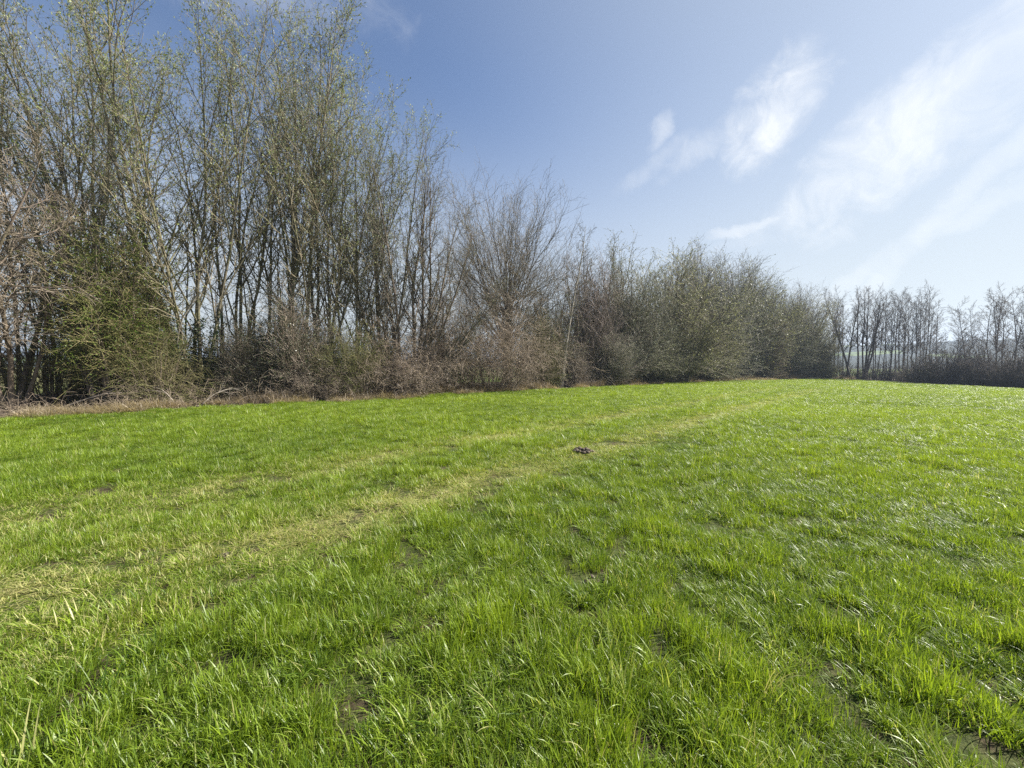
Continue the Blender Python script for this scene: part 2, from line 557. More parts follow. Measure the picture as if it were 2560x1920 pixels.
def spawn(rng, par, n, t0, t1, ang, length, P, wob, trop, rr=0.55, rtip=0.003, taper=0.55, tpow=1.0, jitter=.35):
    N, PP, _ = par.pts.shape
    idx = np.repeat(np.arange(N), n)
    k = np.tile(np.arange(n), N)
    t = (k + rng.random(N * n)) / n
    t = t0 + (t1 - t0) * t ** tpow
    s = t * (PP - 1)
    i0 = np.minimum(s.astype(int), PP - 2)
    f = (s - i0)[:, None]
    p = par.pts[idx, i0] * (1 - f) + par.pts[idx, i0 + 1] * f
    tan = nrm(par.pts[idx, i0 + 1] - par.pts[idx, i0])
    r = par.rad[idx, i0] * (1 - f[:, 0]) + par.rad[idx, i0 + 1] * f[:, 0]
    ref = np.where(np.abs(tan[:, 2:3]) > .9, np.array([[1., 0, 0]]), np.array([[0, 0, 1.]]))
    u = nrm(np.cross(tan, ref))
    v = np.cross(tan, u)
    az = k * 2.4 + np.repeat(rng.random(N) * 6.28, n) + rng.normal(0, .5, N * n)
    a = np.radians(rng.uniform(ang[0], ang[1], N * n))[:, None]
    d = tan * np.cos(a) + (u * np.cos(az)[:, None] + v * np.sin(az)[:, None]) * np.sin(a)
    L = length(t, par.L[idx]) * rng.uniform(1 - jitter, 1 + jitter, N * n)
    pts = walk(rng, p, d, L, P, wob, trop)
    q = np.linspace(0, 1, P)[None]
    r0 = np.maximum(r * rr, rtip * 1.3)[:, None]
    rad = r0 * (1 - q) ** taper * (1 - q * .15) + rtip * q
    return Lv(pts, rad, L, par.stem[idx])


def leaf_quads(rng, lev, per, size, t0=0.15, spread=0.03, droop=0.0, ratio=0.42, keep=None, up=0.0):
    """small pointed leaves set along the branches of one level"""
    N, P, _ = lev.pts.shape
    idx = np.repeat(np.arange(N), per)
    if keep is not None:
        idx = idx[rng.random(len(idx)) < keep(lev.pts[idx, 0])]
    n = len(idx)
    t = t0 + (1 - t0) * rng.random(n)
    s = t * (P - 1)
    i0 = np.minimum(s.astype(int), P - 2)
    f = (s - i0)[:, None]
    p = lev.pts[idx, i0] * (1 - f) + lev.pts[idx, i0 + 1] * f
    tan = nrm(lev.pts[idx, i0 + 1] - lev.pts[idx, i0])
    d = nrm(tan * .7 + rng.normal(0, .55, (n, 3)) + np.array([0, 0, up - droop]))
    side = nrm(np.cross(d, rng.normal(0, 1, (n, 3))))
    L = (size * rng.uniform(.6, 1.35, n))[:, None]
    p = p + rng.normal(0, spread, (n, 3))
    nor = np.cross(d, side)
    mid = p + d * L * .48 + nor * L * .08
    V = np.stack([p, mid + side * L * ratio * .5, p + d * L, mid - side * L * ratio * .5], 1).reshape(-1, 3)
    Q = np.arange(n * 4).reshape(n, 4)
    tint = np.repeat(rng.random(n), 4)
    return V, Q, tint


class Proto:
    def __init__(self, parts, height):
        self.parts, self.height = parts, height      # parts: (name, mesh, index of the parent part or None)


def leafpart(name, lv, mat):
    return mesh_from(name, lv[0], lv[1], mat, True, dict(tint=lv[2]))


def join_leaves(ls):
    V, Q = join([(a, b) for a, b, _ in ls])
    return V, Q, np.concatenate([t for _, _, t in ls])


def make_tree(seed, h, stems=1, lean=(2, 8), bearing=None, stem_r=.13, base_r=.25, stem_wob=.045, stem_trop=.03, first=.25, n1=13, a1=(25, 45),
              l1=(.34, .10), trop1=.10, wob1=.10, n2=9, a2=(28, 50), l2=(.42, .28), trop2=.06, n3=6, a3=(30, 55), l3=(.45, .3), trop3=.03,
              leaf=None, leaf_size=.05, leaf_per=2, leaf_keep=None, leaf2=0, bark='willow_bark', twig='willow_twig', ivy=0, hvar=.15,
              tip=.0045, p3=3, wob2=.14, P0=14, stem_lens=None, rr1=.5, leaf_ratio=.42, leaf_up=0.0, l0=None, stem_start=None):
    rng = np.random.default_rng(seed)
    b = np.array(bearing if bearing is not None else rng.random(stems) * 360.0, float)
    if bearing is None and stems > 1:
        b = np.arange(stems) * 360 / stems + rng.normal(0, 22, stems)
    b = np.radians(b)
    le = np.radians(rng.uniform(lean[0], lean[1], stems)) if not isinstance(lean, list) else np.radians(np.array(lean, float))
    d = np.stack([np.sin(b) * np.sin(le), np.cos(b) * np.sin(le), np.cos(le)], 1)
    st = np.stack([np.sin(b), np.cos(b), b * 0], 1) * base_r * (0.4 + .6 * rng.random(stems))[:, None]
    if stems == 1:
        st = st * 0
    st[:, 2] -= .15
    if stem_start is not None:
        st = np.array(stem_start, float)
    L = h / np.maximum(np.cos(le), .5) * rng.uniform(1 - hvar, 1.0, stems)
    L[0] = h / max(np.cos(le[0]), .5)
    if stem_lens is not None:
        L = np.array(stem_lens, float)
    pts = walk(rng, st, d, L, P0, stem_wob, stem_trop)
    q = np.linspace(0, 1, P0)[None]
    r0 = (stem_r * np.sqrt(L / h) * rng.uniform(.8, 1.1, stems))[:, None]
    rad = r0 * (1 - q) ** .75 + tip * 1.5
    rad = rad * (1 + .5 * np.exp(-q * 30))
    A = Lv(pts, rad, L, np.arange(stems))
    B = spawn(rng, A, n1, first, .97, a1, lambda t, pl: pl * (l1[0] + (l1[1] - l1[0]) * t), 7, wob1, trop1, rr1, tip * 1.2, tpow=.9)
    C = spawn(rng, B, n2, .12, 1.0, a2, lambda t, pl: np.minimum(pl, 5) * (l2[0] + (l2[1] - l2[0]) * t), 5, wob2, trop2, .6, tip)
    D = spawn(rng, C, n3, .10, 1.0, a3, lambda t, pl: np.minimum(pl, 1.6) * (l3[0] + (l3[1] - l3[0]) * t), p3, .16, trop3, .75, tip * .8)
    parts = []
    for i in range(stems):
        sel = B.stem == i
        V, Q = join([tubes(A.pts[i:i + 1], A.rad[i:i + 1], 8), tubes(B.pts[sel], B.rad[sel], 5)])
        parts.append(('trunk', mesh_from('trunk', V, Q, M[bark]), None))
    V, Q = join([tubes(C.pts, C.rad, 3), tubes(D.pts, D.rad, 3)])
    ci = len(parts)
    parts.append(('crown', mesh_from('crown', V, Q, M[twig]), None))
    if leaf:
        ls = [leaf_quads(rng, D, leaf_per, leaf_size, keep=leaf_keep, ratio=leaf_ratio, up=leaf_up)]
        if leaf2:
            ls.append(leaf_quads(rng, C, leaf2, leaf_size, t0=.3, keep=leaf_keep, ratio=leaf_ratio, up=leaf_up))
        parts.append(('leaves', leafpart('leaves', join_leaves(ls), M[leaf]), ci))
    if ivy:
        k = 5200
        si = rng.integers(0, stems, k)
        t = rng.random(k) ** 1.2 * ivy / h
        s = t * (P0 - 1)
        i0 = s.astype(int)
        f = (s - i0)[:, None]
        p = A.pts[si, i0] * (1 - f) + A.pts[si, i0 + 1] * f
        aa = rng.random(k) * 6.28
        out = np.stack([np.cos(aa), np.sin(aa), aa * 0], 1)
        p = p + out * (A.rad[si, i0] + rng.exponential(.07, k))[:, None]
        dd = nrm(out + rng.normal(0, .6, (k, 3)) - np.array([0, 0, .4]))
        sd = nrm(np.cross(dd, rng.normal(0, 1, (k, 3))))
        Ls = rng.uniform(.05, .10, k)[:, None]
        V = np.stack([p, p + dd * Ls * .45 + sd * Ls * .42, p + dd * Ls, p + dd * Ls * .45 - sd * Ls * .42], 1).reshape(-1, 3)
        parts.append(('ivy', leafpart('ivy', (V, np.arange(k * 4).reshape(k, 4), np.repeat(rng.random(k), 4)), M['ivy_leaf']), None))
    return Proto(parts, h)


def make_shrub(seed, h, width, stems=26, n1=9, n2=8, n3=4, leaf='grey_leaf', leaf_size=.06, leaf_per=2, leaf2=2, bark='willow_bark', twig='willow_twig',
               stem_r=.05, trop0=.05, a1=(20, 45), l1=(.42, .22), l2=(.45, .3), l3=(.5, .35), tip=.005, ratio=.42, base=.35, lean_pow=.75, trop1=.06,
               trop2=.04, first=.12, dome=.45):
    """many stems fanning from one stool, filling a rounded body of the given height and half-width"""
    rng = np.random.default_rng(seed)
    b = np.arange(stems) * 2.39996 + rng.normal(0, .2, stems)
    q = ((np.arange(stems) + .5) / stems) ** lean_pow
    le = q * math.atan2(width, h * .55)
    d = np.stack([np.sin(b) * np.sin(le), np.cos(b) * np.sin(le), np.cos(le)], 1)
    st = np.stack([np.sin(b), np.cos(b), b * 0], 1) * (base * width * q)[:, None]
    st[:, 2] = -.1
    L = (h * (1 - dome * q ** 2)) * rng.uniform(.8, 1.05, stems)
    pts = walk(rng, st, d, L, 9, .07, trop0)
    s = np.linspace(0, 1, 9)[None]
    rad = (stem_r * rng.uniform(.7, 1.15, stems))[:, None] * (1 - s) ** .8 + tip
    A = Lv(pts, rad, L, np.arange(stems))
    B = spawn(rng, A, n1, first, .98, a1, lambda t, pl: pl * (l1[0] + (l1[1] - l1[0]) * t), 6, .11, trop1, .55, tip)
    C = spawn(rng, B, n2, .08, 1.0, (25, 55), lambda t, pl: np.minimum(pl, 4) * (l2[0] + (l2[1] - l2[0]) * t), 4, .15, trop2, .65, tip)
    parts = []
    V, Q = join([tubes(A.pts, A.rad, 6), tubes(B.pts, B.rad, 4)])
    parts.append(('stems', mesh_from('stems', V, Q, M[bark]), None))
    if n3:
        D = spawn(rng, C, n3, .08, 1.0, (30, 60), lambda t, pl: np.minimum(pl, 1.4) * (l3[0] + (l3[1] - l3[0]) * t), 2, .16, trop2, .8, tip * .8)
        V, Q = join([tubes(C.pts, C.rad, 3), tubes(D.pts, D.rad, 3)])
    else:
        D = C
        V, Q = tubes(C.pts, C.rad, 3)
    parts.append(('crown', mesh_from('crown', V, Q, M[twig]), None))
    if leaf:
        ls = [leaf_quads(rng, D, leaf_per, leaf_size, ratio=ratio)]
        if leaf2:
            ls.append(leaf_quads(rng, C, leaf2, leaf_size, ratio=ratio))
        parts.append(('leaves', leafpart('leaves', join_leaves(ls), M[leaf]), 1))
    return Proto(parts, h)


def make_dome(seed, h, w, tips=190, n2=10, n3=3, leaf='grey_leaf', leaf_size=.07, leaf_per=2, leaf2=2, bark='willow_bark', twig='willow_twig', r0=.045,
              tip=.005, ratio=.45, trop=.06, lc=.17, ld=.5, low=.04, shell=.45, base=.3, flat=1.0, spike=.12, a2=(20, 55), start=.28, up=.3, zc=.44, trunk=0.0, fork=(0.0, 0.0), ivy=0.0, open_=.38):
    """a rounded bush: stems from one stool curve out to points spread through a dome that reaches down to the ground"""
    rng = np.random.default_rng(seed)
    n = tips
    v = nrm(rng.normal(0, 1, (n * 4, 3)))
    r = rng.random(n * 4) ** shell
    p = v * r[:, None] * np.array([w, w * flat, h * (1 - zc)]) + np.array([0, 0, h * zc])
    lump = 1 + .22 * (NA(p[:, 0] + seed, p[:, 1] + p[:, 2], w * .55) - .5) * 2
    p[:, :2] *= lump[:, None]
    p = p[(p[:, 2] > low * h) & (p[:, 2] < h)][:n]
    n = len(p)
    p[:, 2] += rng.exponential(spike * h * .35, n) * (p[:, 2] > .6 * h)
    st = p * np.array([base, base, 0]) + rng.normal(0, .12 * w * base, (n, 3)) * np.array([1, 1, 0]) - np.array([0, 0, .08])
    if trunk:
        fz = rng.uniform(fork[0], fork[1], n) * h
        st = np.stack([rng.normal(0, trunk * .3, n), rng.normal(0, trunk * .3, n), fz], 1)
        ctl = st + (p - st) * np.array([open_, open_, .55])
    else:
        ctl = st * np.array([.75, .75, 0]) + p * np.array([.25, .25, .72])
    q = np.linspace(0, 1, 8)[None, :, None]
    pts = st[:, None] * (1 - q) ** 2 + ctl[:, None] * 2 * q * (1 - q) + p[:, None] * q ** 2
    L = np.linalg.norm(np.diff(pts, axis=1), axis=2).sum(1)
    pts = pts + rng.normal(0, .018, pts.shape) * L[:, None, None] * q
    rad = (r0 * rng.uniform(.45, 1.2, n) * np.sqrt(L / h))[:, None] * (1 - q[:, :, 0]) ** .8 + tip
    B = Lv(pts, rad, L, np.arange(n))
    C = spawn(rng, B, n2, start, 1.0, a2, lambda t, pl: h * lc * (1.15 - .5 * t) + 0 * pl, 4, .14, trop, .6, tip)
    D = spawn(rng, C, n3, .1, 1.0, (25, 55), lambda t, pl: ld * pl, 2, .1, trop, .8, tip * .8)
    if trunk:
        tz = np.linspace(-.15, fork[1] * h * 1.05, 12)
        tp = np.stack([rng.normal(0, .03, 12), rng.normal(0, .03, 12), tz], 1)
        tr = trunk * (1 - .55 * np.linspace(0, 1, 12)) * (1 + .5 * np.exp(-np.linspace(0, 1, 12) * 14))
        V, Q = join([tubes(tp[None], tr[None], 9), tubes(B.pts, B.rad, 5)])
        parts = [('trunk', mesh_from('trunk', V, Q, M[bark]), None)]
    else:
        V, Q = tubes(B.pts, B.rad, 5)
        parts = [('stems', mesh_from('stems', V, Q, M[bark]), None)]
    V, Q = join([tubes(C.pts, C.rad, 3), tubes(D.pts, D.rad, 3)])
    parts.append(('crown', mesh_from('crown', V, Q, M[twig]), None))
    if leaf:
        ls = [leaf_quads(rng, D, leaf_per, leaf_size, ratio=ratio, up=up)]
        if leaf2:
            ls.append(leaf_quads(rng, C, leaf2, leaf_size, ratio=ratio, up=up))
        parts.append(('leaves', leafpart('leaves', join_leaves(ls), M[leaf]), 1))
    if ivy:
        k = 3600
        zz = rng.random(k) ** 1.1 * ivy
        aa = rng.random(k) * 6.28
        out = np.stack([np.cos(aa), np.sin(aa), aa * 0], 1)
        pp = out * (trunk + rng.exponential(.09, k))[:, None] + np.stack([aa * 0, aa * 0, zz], 1)
        dd = nrm(out + rng.normal(0, .6, (k, 3)) - np.array([0, 0, .4]))
        sd = nrm(np.cross(dd, rng.normal(0, 1, (k, 3))))
        Ls = rng.uniform(.06, .12, k)[:, None]
        V = np.stack([pp, pp + dd * Ls * .45 + sd * Ls * .42, pp + dd * Ls, pp + dd * Ls * .45 - sd * Ls * .42], 1).reshape(-1, 3)
        parts.append(('ivy', leafpart('ivy', (V, np.arange(k * 4).reshape(k, 4), np.repeat(rng.random(k), 4)), M['ivy_leaf']), None))
    return Proto(parts, h)


def make_bramble(seed, h, w, dpt, canes=420, mat='cane', leaf='dry_leaf', leaves=1):
    """a mound of arching, tangled dry canes"""
    rng = np.random.default_rng(seed)
    n = canes
    a = rng.random(n) * 6.28
    r = np.sqrt(rng.random(n))
    st = np.stack([np.cos(a) * r * w * .8, np.sin(a) * r * dpt * .8, np.full(n, -.05)], 1)
    out = np.stack([np.cos(a), np.sin(a), a * 0], 1)
    d = nrm(out * (.15 + .35 * r)[:, None] + rng.normal(0, .28, (n, 3)) + np.array([0, 0, 1.3]))
    L = h * (1.75 - .75 * r ** 2) * rng.uniform(.55, 1.05, n)
    P = 11
    trop = np.linspace(0.02, -.36, P)
    pts = walk(rng, st, d, L, P, .10, trop)
    pts[:, :, 2] = np.maximum(pts[:, :, 2], -.05)
    s = np.linspace(0, 1, P)[None]
    rad = rng.uniform(.006, .013, n)[:, None] * (1 - s * .7)
    A = Lv(pts, rad, L, np.arange(n))
    B = spawn(rng, A, 9, .15, 1.0, (30, 80), lambda t, pl: .22 * pl * (1 - .4 * t), 5, .22, -.06, .7, .004)
    C = spawn(rng, B, 4, .1, 1.0, (30, 80), lambda t, pl: .5 * pl, 2, .2, -.03, .8, .004)
    V, Q = tubes(A.pts, A.rad, 4)
    parts = [('canes', mesh_from('canes', V, Q, M[mat]), None)]
    V, Q = join([tubes(B.pts, B.rad, 3), tubes(C.pts, C.rad, 3)])
    parts.append(('twigs', mesh_from('twigs', V, Q, M[mat]), None))
    if leaf:
        parts.append(('leaves', leafpart('leaves', leaf_quads(rng, C, leaves, .06, ratio=.6), M[leaf]), None))
    return Proto(parts, h)


def place(proto, name, label, cat, px, depth, height=None, rot=0.0, group=None, sx=1.0, sink=0.0, xy=None):
    x, y = xy if xy is not None else at(px, depth)
    e = bpy.data.objects.new(name, None)
    COL.objects.link(e)
    e.empty_display_size = .3
    e.location = (x, y, float(gz(x, y)) - sink)
    e.rotation_euler = (0, 0, math.radians(rot))
    k = 1.0 if height is None else height / proto.height
    e.scale = (k * sx, k * sx, k)
    made = []
    for n, me, par in proto.parts:
        o = bpy.data.objects.new(n, me)
        COL.objects.link(o)
        o.parent = e if par is None else made[par]
        made.append(o)
    tag(e, label, cat, group)
    return e


def top_h(px, depth, py):
    """height of something whose top shows at row py"""
    d = sky_dir(px, py)
    x, y = at(px, depth)
    return EYE + d.z / d.y * depth - float(gz(x, y))


def put(proto, name, label, cat, px, off, top, rot=0.0, group=None, sx=1.0):
    dep = edge_depth(px) + off
    return place(proto, name, label, cat, px, dep, top_h(px, dep, top), rot, group, sx)


# ------------------------------------------------------------------ the trees of the hedgerow
TALL = 'tall budding willows at the left of the hedgerow'
up_keep = lambda z0, z1: (lambda p: np.clip((p[:, 2] - z0) / (z1 - z0), .06, 1))
WIL = dict(leaf='willow_leaf', leaf_size=.085, leaf_per=2, leaf2=3, leaf_keep=up_keep(2, 10), a1=(20, 42), trop1=.11, l1=(.38, .11), rr1=.62, wob1=.12, n1=15, n2=10, n3=6,
           first=.16, lean=(3, 10), tip=.004, stem_r=.074, leaf_up=.5, leaf_ratio=.5, stem_wob=.045, stem_trop=.035, p3=2)
wA = make_tree(11, 17, stems=6, bearing=[270, 300, 80, 20, 190, 285], **{**WIL, 'lean': [20, 8, 8, 5, 4, 13]}, ivy=4.0)
wB = make_tree(12, 17, stems=4, **WIL)
wC = make_tree(13, 17, stems=5, **WIL)
wD = make_tree(14, 17, stems=2, **{**WIL, 'n1': 18})
wE = make_tree(15, 17, stems=5, bearing=[90, 75, 300, 110, 100], **{**WIL, 'lean': [3, 6, 4, 9, 13], 'n1': 13}, stem_lens=[17, 15.5, 16.5, 14, 12])
wF = make_tree(16, 17, stems=4, bearing=[90, 280, 60, 100], **{**WIL, 'lean': [3, 7, 6, 11], 'n1': 13}, stem_lens=[17, 15, 16, 14])
put(wC, 'willow_tree', 'tall budding willow cut off by the left border, half hidden by brown twigs', 'tree', -190, 5.5, -60, 40, TALL)
put(wB, 'willow_tree', 'tall budding willow rising right behind the brown twiggy tree', 'tree', 40, 6, -40, 200, TALL)
put(wD, 'willow_tree', 'slim budding willow between the brown twiggy tree and the green bush', 'tree', 165, 5, -20, 100, TALL)
put(wC, 'willow_tree', 'tall budding willow rising straight behind the green bush', 'tree', 265, 5.5, -30, 150, TALL)
put(wA, 'willow_tree', 'big many-stemmed willow with ivy-dark foot and one long stem leaning over the green bush', 'tree', 492, 2.2, -40, 0, TALL)
put(wF, 'willow_tree', 'budding willow next to the ivy-footed willow on its field-corner side', 'tree', 590, 3.4, 10, 75, TALL)
put(wD, 'willow_tree', 'straight twin-stemmed willow behind the dark evergreen bush', 'tree', 668, 3.0, 35, 10, TALL)
put(wC, 'willow_tree', 'budding willow with spreading stems above the dark evergreen bush', 'tree', 750, 3.6, 60, 260, TALL)
put(wE, 'willow_tree', 'willow with greenest crown at the stepped edge of the tall group', 'tree', 805, 3.0, 105, 0, TALL)
put(wF, 'willow_tree', 'shorter budding willow next to the greenest crown, further along the slope', 'tree', 878, 3.6, 225, 0, TALL)
put(wE, 'willow_tree', 'lowest budding willow of the sloping crown line, just left of the fan-shaped bare tree', 'tree', 965, 4.2, 345, 200, TALL)

br = make_tree(21, 9, stems=7, lean=(6, 26), stem_r=.075, base_r=.35, first=.18, n1=15, a1=(25, 60), l1=(.36, .16), trop1=.05, n2=11, n3=6, a2=(30, 65),
               a3=(30, 70), p3=2, leaf='dry_leaf', leaf_size=.035, leaf_per=1, bark='brown_bark', twig='brown_twig', wob1=.15, wob2=.2)
put(br, 'brown_tree', 'brown twiggy many-stemmed tree standing at the left border', 'tree', 22, 2.3, 400, 0)
put(br, 'brown_tree', 'second brown twiggy tree, mostly outside the left border', 'tree', -230, 2.5, 330, 130)

gs = make_dome(31, 7.6, 2.1, tips=180, shell=.36, base=.25, spike=.2, zc=.56, n2=13, n3=3, leaf='fresh_leaf', leaf_size=.06, leaf_per=3, leaf2=3, bark='brown_bark', twig='mossy_twig', r0=.05, trop=-.01, lc=.16,
               ratio=.6, a2=(40, 85), up=0.0, tip=.004)
put(gs, 'hawthorn_bush', 'big fresh-green leafing bush in front of the tall willows', 'bush', 285, 2.2, 520, 0)
gs2 = make_dome(32, 4.2, 2.6, tips=52, n2=11, n3=3, leaf='fresh_leaf', leaf_size=.04, leaf_per=1, leaf2=0, bark='brown_bark', twig='mossy_twig', r0=.03, trop=-.05, lc=.24,
                ratio=.6, a2=(40, 85), up=0.0, tip=.004)
put(gs2, 'hawthorn_bush', 'low mossy-twigged bush with arching branches below the big fresh-green bush', 'bush', 390, 1.6, 800, 0)
put(gs2, 'hawthorn_bush', 'small thin green bush between the left border tree and the big fresh-green bush', 'bush', 130, 3.2, 720, 150)

ev = make_dome(41, 6.4, 2.0, tips=130, n2=10, n3=3, leaf='dark_leaf', leaf_size=.07, leaf_per=3, leaf2=3, bark='brown_bark', twig='brown_twig', r0=.04, ratio=.55, trop=.02, up=0.0)
put(ev, 'evergreen_bush', 'dark evergreen bush below the tall willows, next to the ivy-footed willow', 'bush', 735, 1.7, 690, 0)
put(ev, 'evergreen_bush', 'low dark bush between the ivy-footed willow and the dark evergreen bush', 'bush', 605, 1.8, 800, 120)
lb = make_dome(42, 4.3, 1.8, tips=110, n2=10, n3=3, leaf='lime_leaf', leaf_size=.05, leaf_per=1, leaf2=2, bark='willow_bark', twig='mossy_twig', r0=.03, ratio=.55, trop=.02, tip=.004)
put(lb, 'green_bush', 'pale olive bush left of the brown bramble mound', 'bush', 880, 1.3, 780, 0)
put(lb, 'green_bush', 'thin olive bush between the dark evergreen bush and the pale olive bush', 'bush', 815, 1.5, 850, 90)

fan = make_tree(51, 12, stems=11, lean=[4, 9, 15, 22, 30, 40, 14, 22, 8, 28, 52], bearing=[90, 80, 95, 85, 92, 88, 270, 268, 200, 280, 90], stem_r=.085, base_r=.35, first=.2,
                n1=17, a1=(15, 36), l1=(.30, .14), trop1=.07, n2=10, n3=4, p3=2, leaf='willow_leaf', leaf_size=.045, leaf_per=1, bark='brown_bark', twig='bare_twig',
                stem_trop=.045, hvar=.25, stem_lens=[12, 12, 11.5, 11, 10, 8, 11, 10, 12, 8, 5.5])
put(fan, 'bare_tree', 'fan-shaped bare tree of many stems growing out of the bramble mound', 'tree', 1020, 1.8, 430, 0)

bm = make_bramble(61, 4.6, 3.2, 1.6, 330)
put(bm, 'bramble_mound', 'large brown mound of dry tangled canes below the round bare tree', 'bramble', 1190, 1.7, 775, 0)
bm2 = make_bramble(62, 3.0, 2.6, 1.3, 230)
put(bm2, 'bramble_mound', 'lower brown tangle of dry canes around the foot of the fan-shaped tree', 'bramble', 985, 1.3, 860, 0)
put(bm2, 'bramble_mound', 'small tangle of dry canes between the pale olive bush and the dark evergreen bush', 'bramble', 800, .9, 925, 180)

rb = make_dome(71, 16, 6.0, tips=165, n2=13, n3=4, start=.38, open_=.72, leaf='dry_leaf', leaf_size=.03, leaf_per=1, leaf2=0, bark='alder_bark', twig='bare_twig', r0=.042, tip=.0045, trop=.05, lc=.11, low=.2,
               zc=.60, shell=.40, spike=.02, trunk=.24, fork=(.12, .42), a2=(18, 45), ivy=6.0)
put(rb, 'bare_tree', 'round-crowned bare tree with ivy on its trunk, behind the bramble mound', 'tree', 1268, 3.6, 420, 0)

ev2 = make_dome(43, 7.6, 2.5, tips=140, n2=10, n3=3, leaf='dark_leaf', leaf_size=.08, leaf_per=2, leaf2=3, bark='brown_bark', twig='mossy_twig', r0=.045, ratio=.55, trop=.01, up=0.0)
put(ev2, 'evergreen_bush', 'dark green bush right of the bramble mound, at the foot of the birch', 'bush', 1345, 2.4, 760, 0, None, 1.2)
lb2 = make_dome(44, 7.5, 2.2, tips=120, n2=10, n3=3, leaf='lime_leaf', leaf_size=.06, leaf_per=1, leaf2=1, bark='brown_bark', twig='bare_twig', r0=.04, ratio=.55, trop=.03)
put(lb2, 'green_bush', 'loose yellow-green bush behind the dark bush and the birch', 'bush', 1378, 4.0, 690, 0)

bi = make_tree(81, 12.5, stems=1, lean=[9], bearing=[80], stem_r=.095, first=.38, n1=18, a1=(30, 48), l1=(.22, .07), trop1=.05, n2=8, n3=4, l2=(.5, .3), leaf='dry_leaf',
               leaf_size=.03, leaf_per=1, bark='birch_bark', twig='bare_twig', p3=2, stem_trop=.025, stem_wob=.03, rr1=.4)
put(bi, 'birch_tree', 'slender pale-trunked birch with a curved foot', 'tree', 1403, 1.6, 545, 0)

ub = make_dome(45, 4.5, 2.4, tips=120, n2=11, n3=3, leaf='dry_leaf', leaf_size=.045, leaf_per=1, leaf2=0, bark='brown_bark', twig='brown_twig', r0=.03, trop=.02, tip=.0045, lc=.2)
ud = make_dome(46, 4.5, 2.4, tips=120, n2=11, n3=3, leaf='dark_leaf', leaf_size=.06, leaf_per=1, leaf2=2, bark='brown_bark', twig='mossy_twig', r0=.03, trop=.02, tip=.0045, lc=.2, up=0.0)
for k_, px_, off_, top_, lab_ in ((ub, 345, 4.2, 800, 'brown understorey bush behind the low mossy-twigged bush'), (ud, 440, 3.6, 790, 'dark understorey bush just left of the ivy-footed willow'),
                                  (ub, 555, 2.6, 830, 'brown understorey bush just right of the ivy-footed willow'), (ud, 655, 3.4, 760, 'dark understorey bush behind the low dark bush'),
                                  (ub, 800, 3.0, 760, 'brown understorey bush behind the thin olive bush'), (ud, 950, 3.4, 800, 'dark understorey bush behind the pale olive bush and the lower cane tangle'),
                                  (ub, 1085, 3.6, 800, 'brown understorey bush between the fan-shaped tree and the large cane mound'), (ub, 1440, 2.0, 850, 'brown understorey bush right of the birch foot'),
                                  (ub, 225, 5.2, 830, 'brown understorey bush in the shade behind the big fresh-green bush'), (ub, -60, 5.6, 800, 'brown understorey bush at the left border behind the twiggy tree')):
    put(k_, 'understorey_bush', lab_, 'bush', px_, off_, top_, px_ * 1.7)

# ------------------------------------------------------------------ the rounded willows further along
red = make_dome(91, 9, 2.8, tips=170, n2=12, n3=3, leaf='dry_leaf', leaf_size=.04, leaf_per=1, leaf2=0, bark='brown_bark', twig='red_twig', r0=.04, trop=.08)
put(red, 'red_twig_bush', 'reddish-brown leafless bush right behind the birch', 'bush', 1472, 4.4, 640, 0, None, 1.1)
SH = dict(leaf='grey_leaf', twig='grey_twig', leaf_size=.10, leaf_per=3, leaf2=3, r0=.055, trop=.07, lc=.13, tip=.006, spike=.03, shell=.36)
s1 = make_dome(101, 12, 4.0, tips=230, n2=12, n3=3, **SH)
s2 = make_dome(102, 12, 4.4, tips=240, n2=12, n3=3, **SH)
s3 = make_dome(103, 12, 3.6, tips=210, n2=12, n3=3, **SH)
RW = 'rounded grey-green willows along the field'
put(s3, 'willow_bush', 'grey-green willow bush nearest to the birch, with upright shoots on top', 'bush', 1556, 4.2, 612, 0, RW, 1.2)
put(s2, 'willow_bush', 'broadest and tallest rounded grey-green willow in the middle of the row', 'bush', 1668, 5.0, 604, 60, RW, 1.3)
put(s1, 'willow_bush', 'rounded grey-green willow just right of the broadest one', 'bush', 1775, 5.6, 622, 10, RW, 1.25)
put(s3, 'willow_bush', 'rounded willow directly behind the pale blossoming bush', 'bush', 1872, 6.4, 660, 200, RW, 1.25)
put(s1, 'willow_bush', 'rounded willow peeping between the blossoming bush and the dip in the row', 'bush', 1940, 6.0, 705, 70, RW, 1.2)
put(s1, 'willow_bush', 'low grey-green willow bush at the field edge before the broadest willow', 'bush', 1620, 2.6, 775, 90, RW, 1.7)
put(s2, 'willow_bush', 'low grey-green willow bush left of the pale blossoming bush', 'bush', 1755, 3.0, 785, 190, RW, 1.7)
put(s3, 'willow_bush', 'low grey-green willow bush right below the tall upright shoots', 'bush', 1520, 2.2, 810, 280, RW, 1.7)
put(s2, 'willow_bush', 'grey-green willow right of the blossoming bush, near the end of the row', 'bush', 2000, 5.0, 722, 130, RW, 1.1)
put(s3, 'willow_bush', 'last and lowest willow bush of the row at the field corner', 'bush', 2042, 3.0, 820, 40, RW, 1.5)
bl = make_dome(111, 9, 3.0, tips=150, n2=11, n3=3, leaf='blossom', leaf_size=.07, leaf_per=1, leaf2=2, bark='brown_bark', twig='brown_twig', r0=.04, ratio=.7, trop=.0, up=0.0)
put(bl, 'blossoming_bush', 'pale pinkish blossoming bush among the grey-green willows', 'bush', 1912, 3.2, 778, 0, None, 1.1)
put(lb, 'green_bush', 'small yellow-green bush at the very corner of the field', 'bush', 2072, .8, 905, 0)

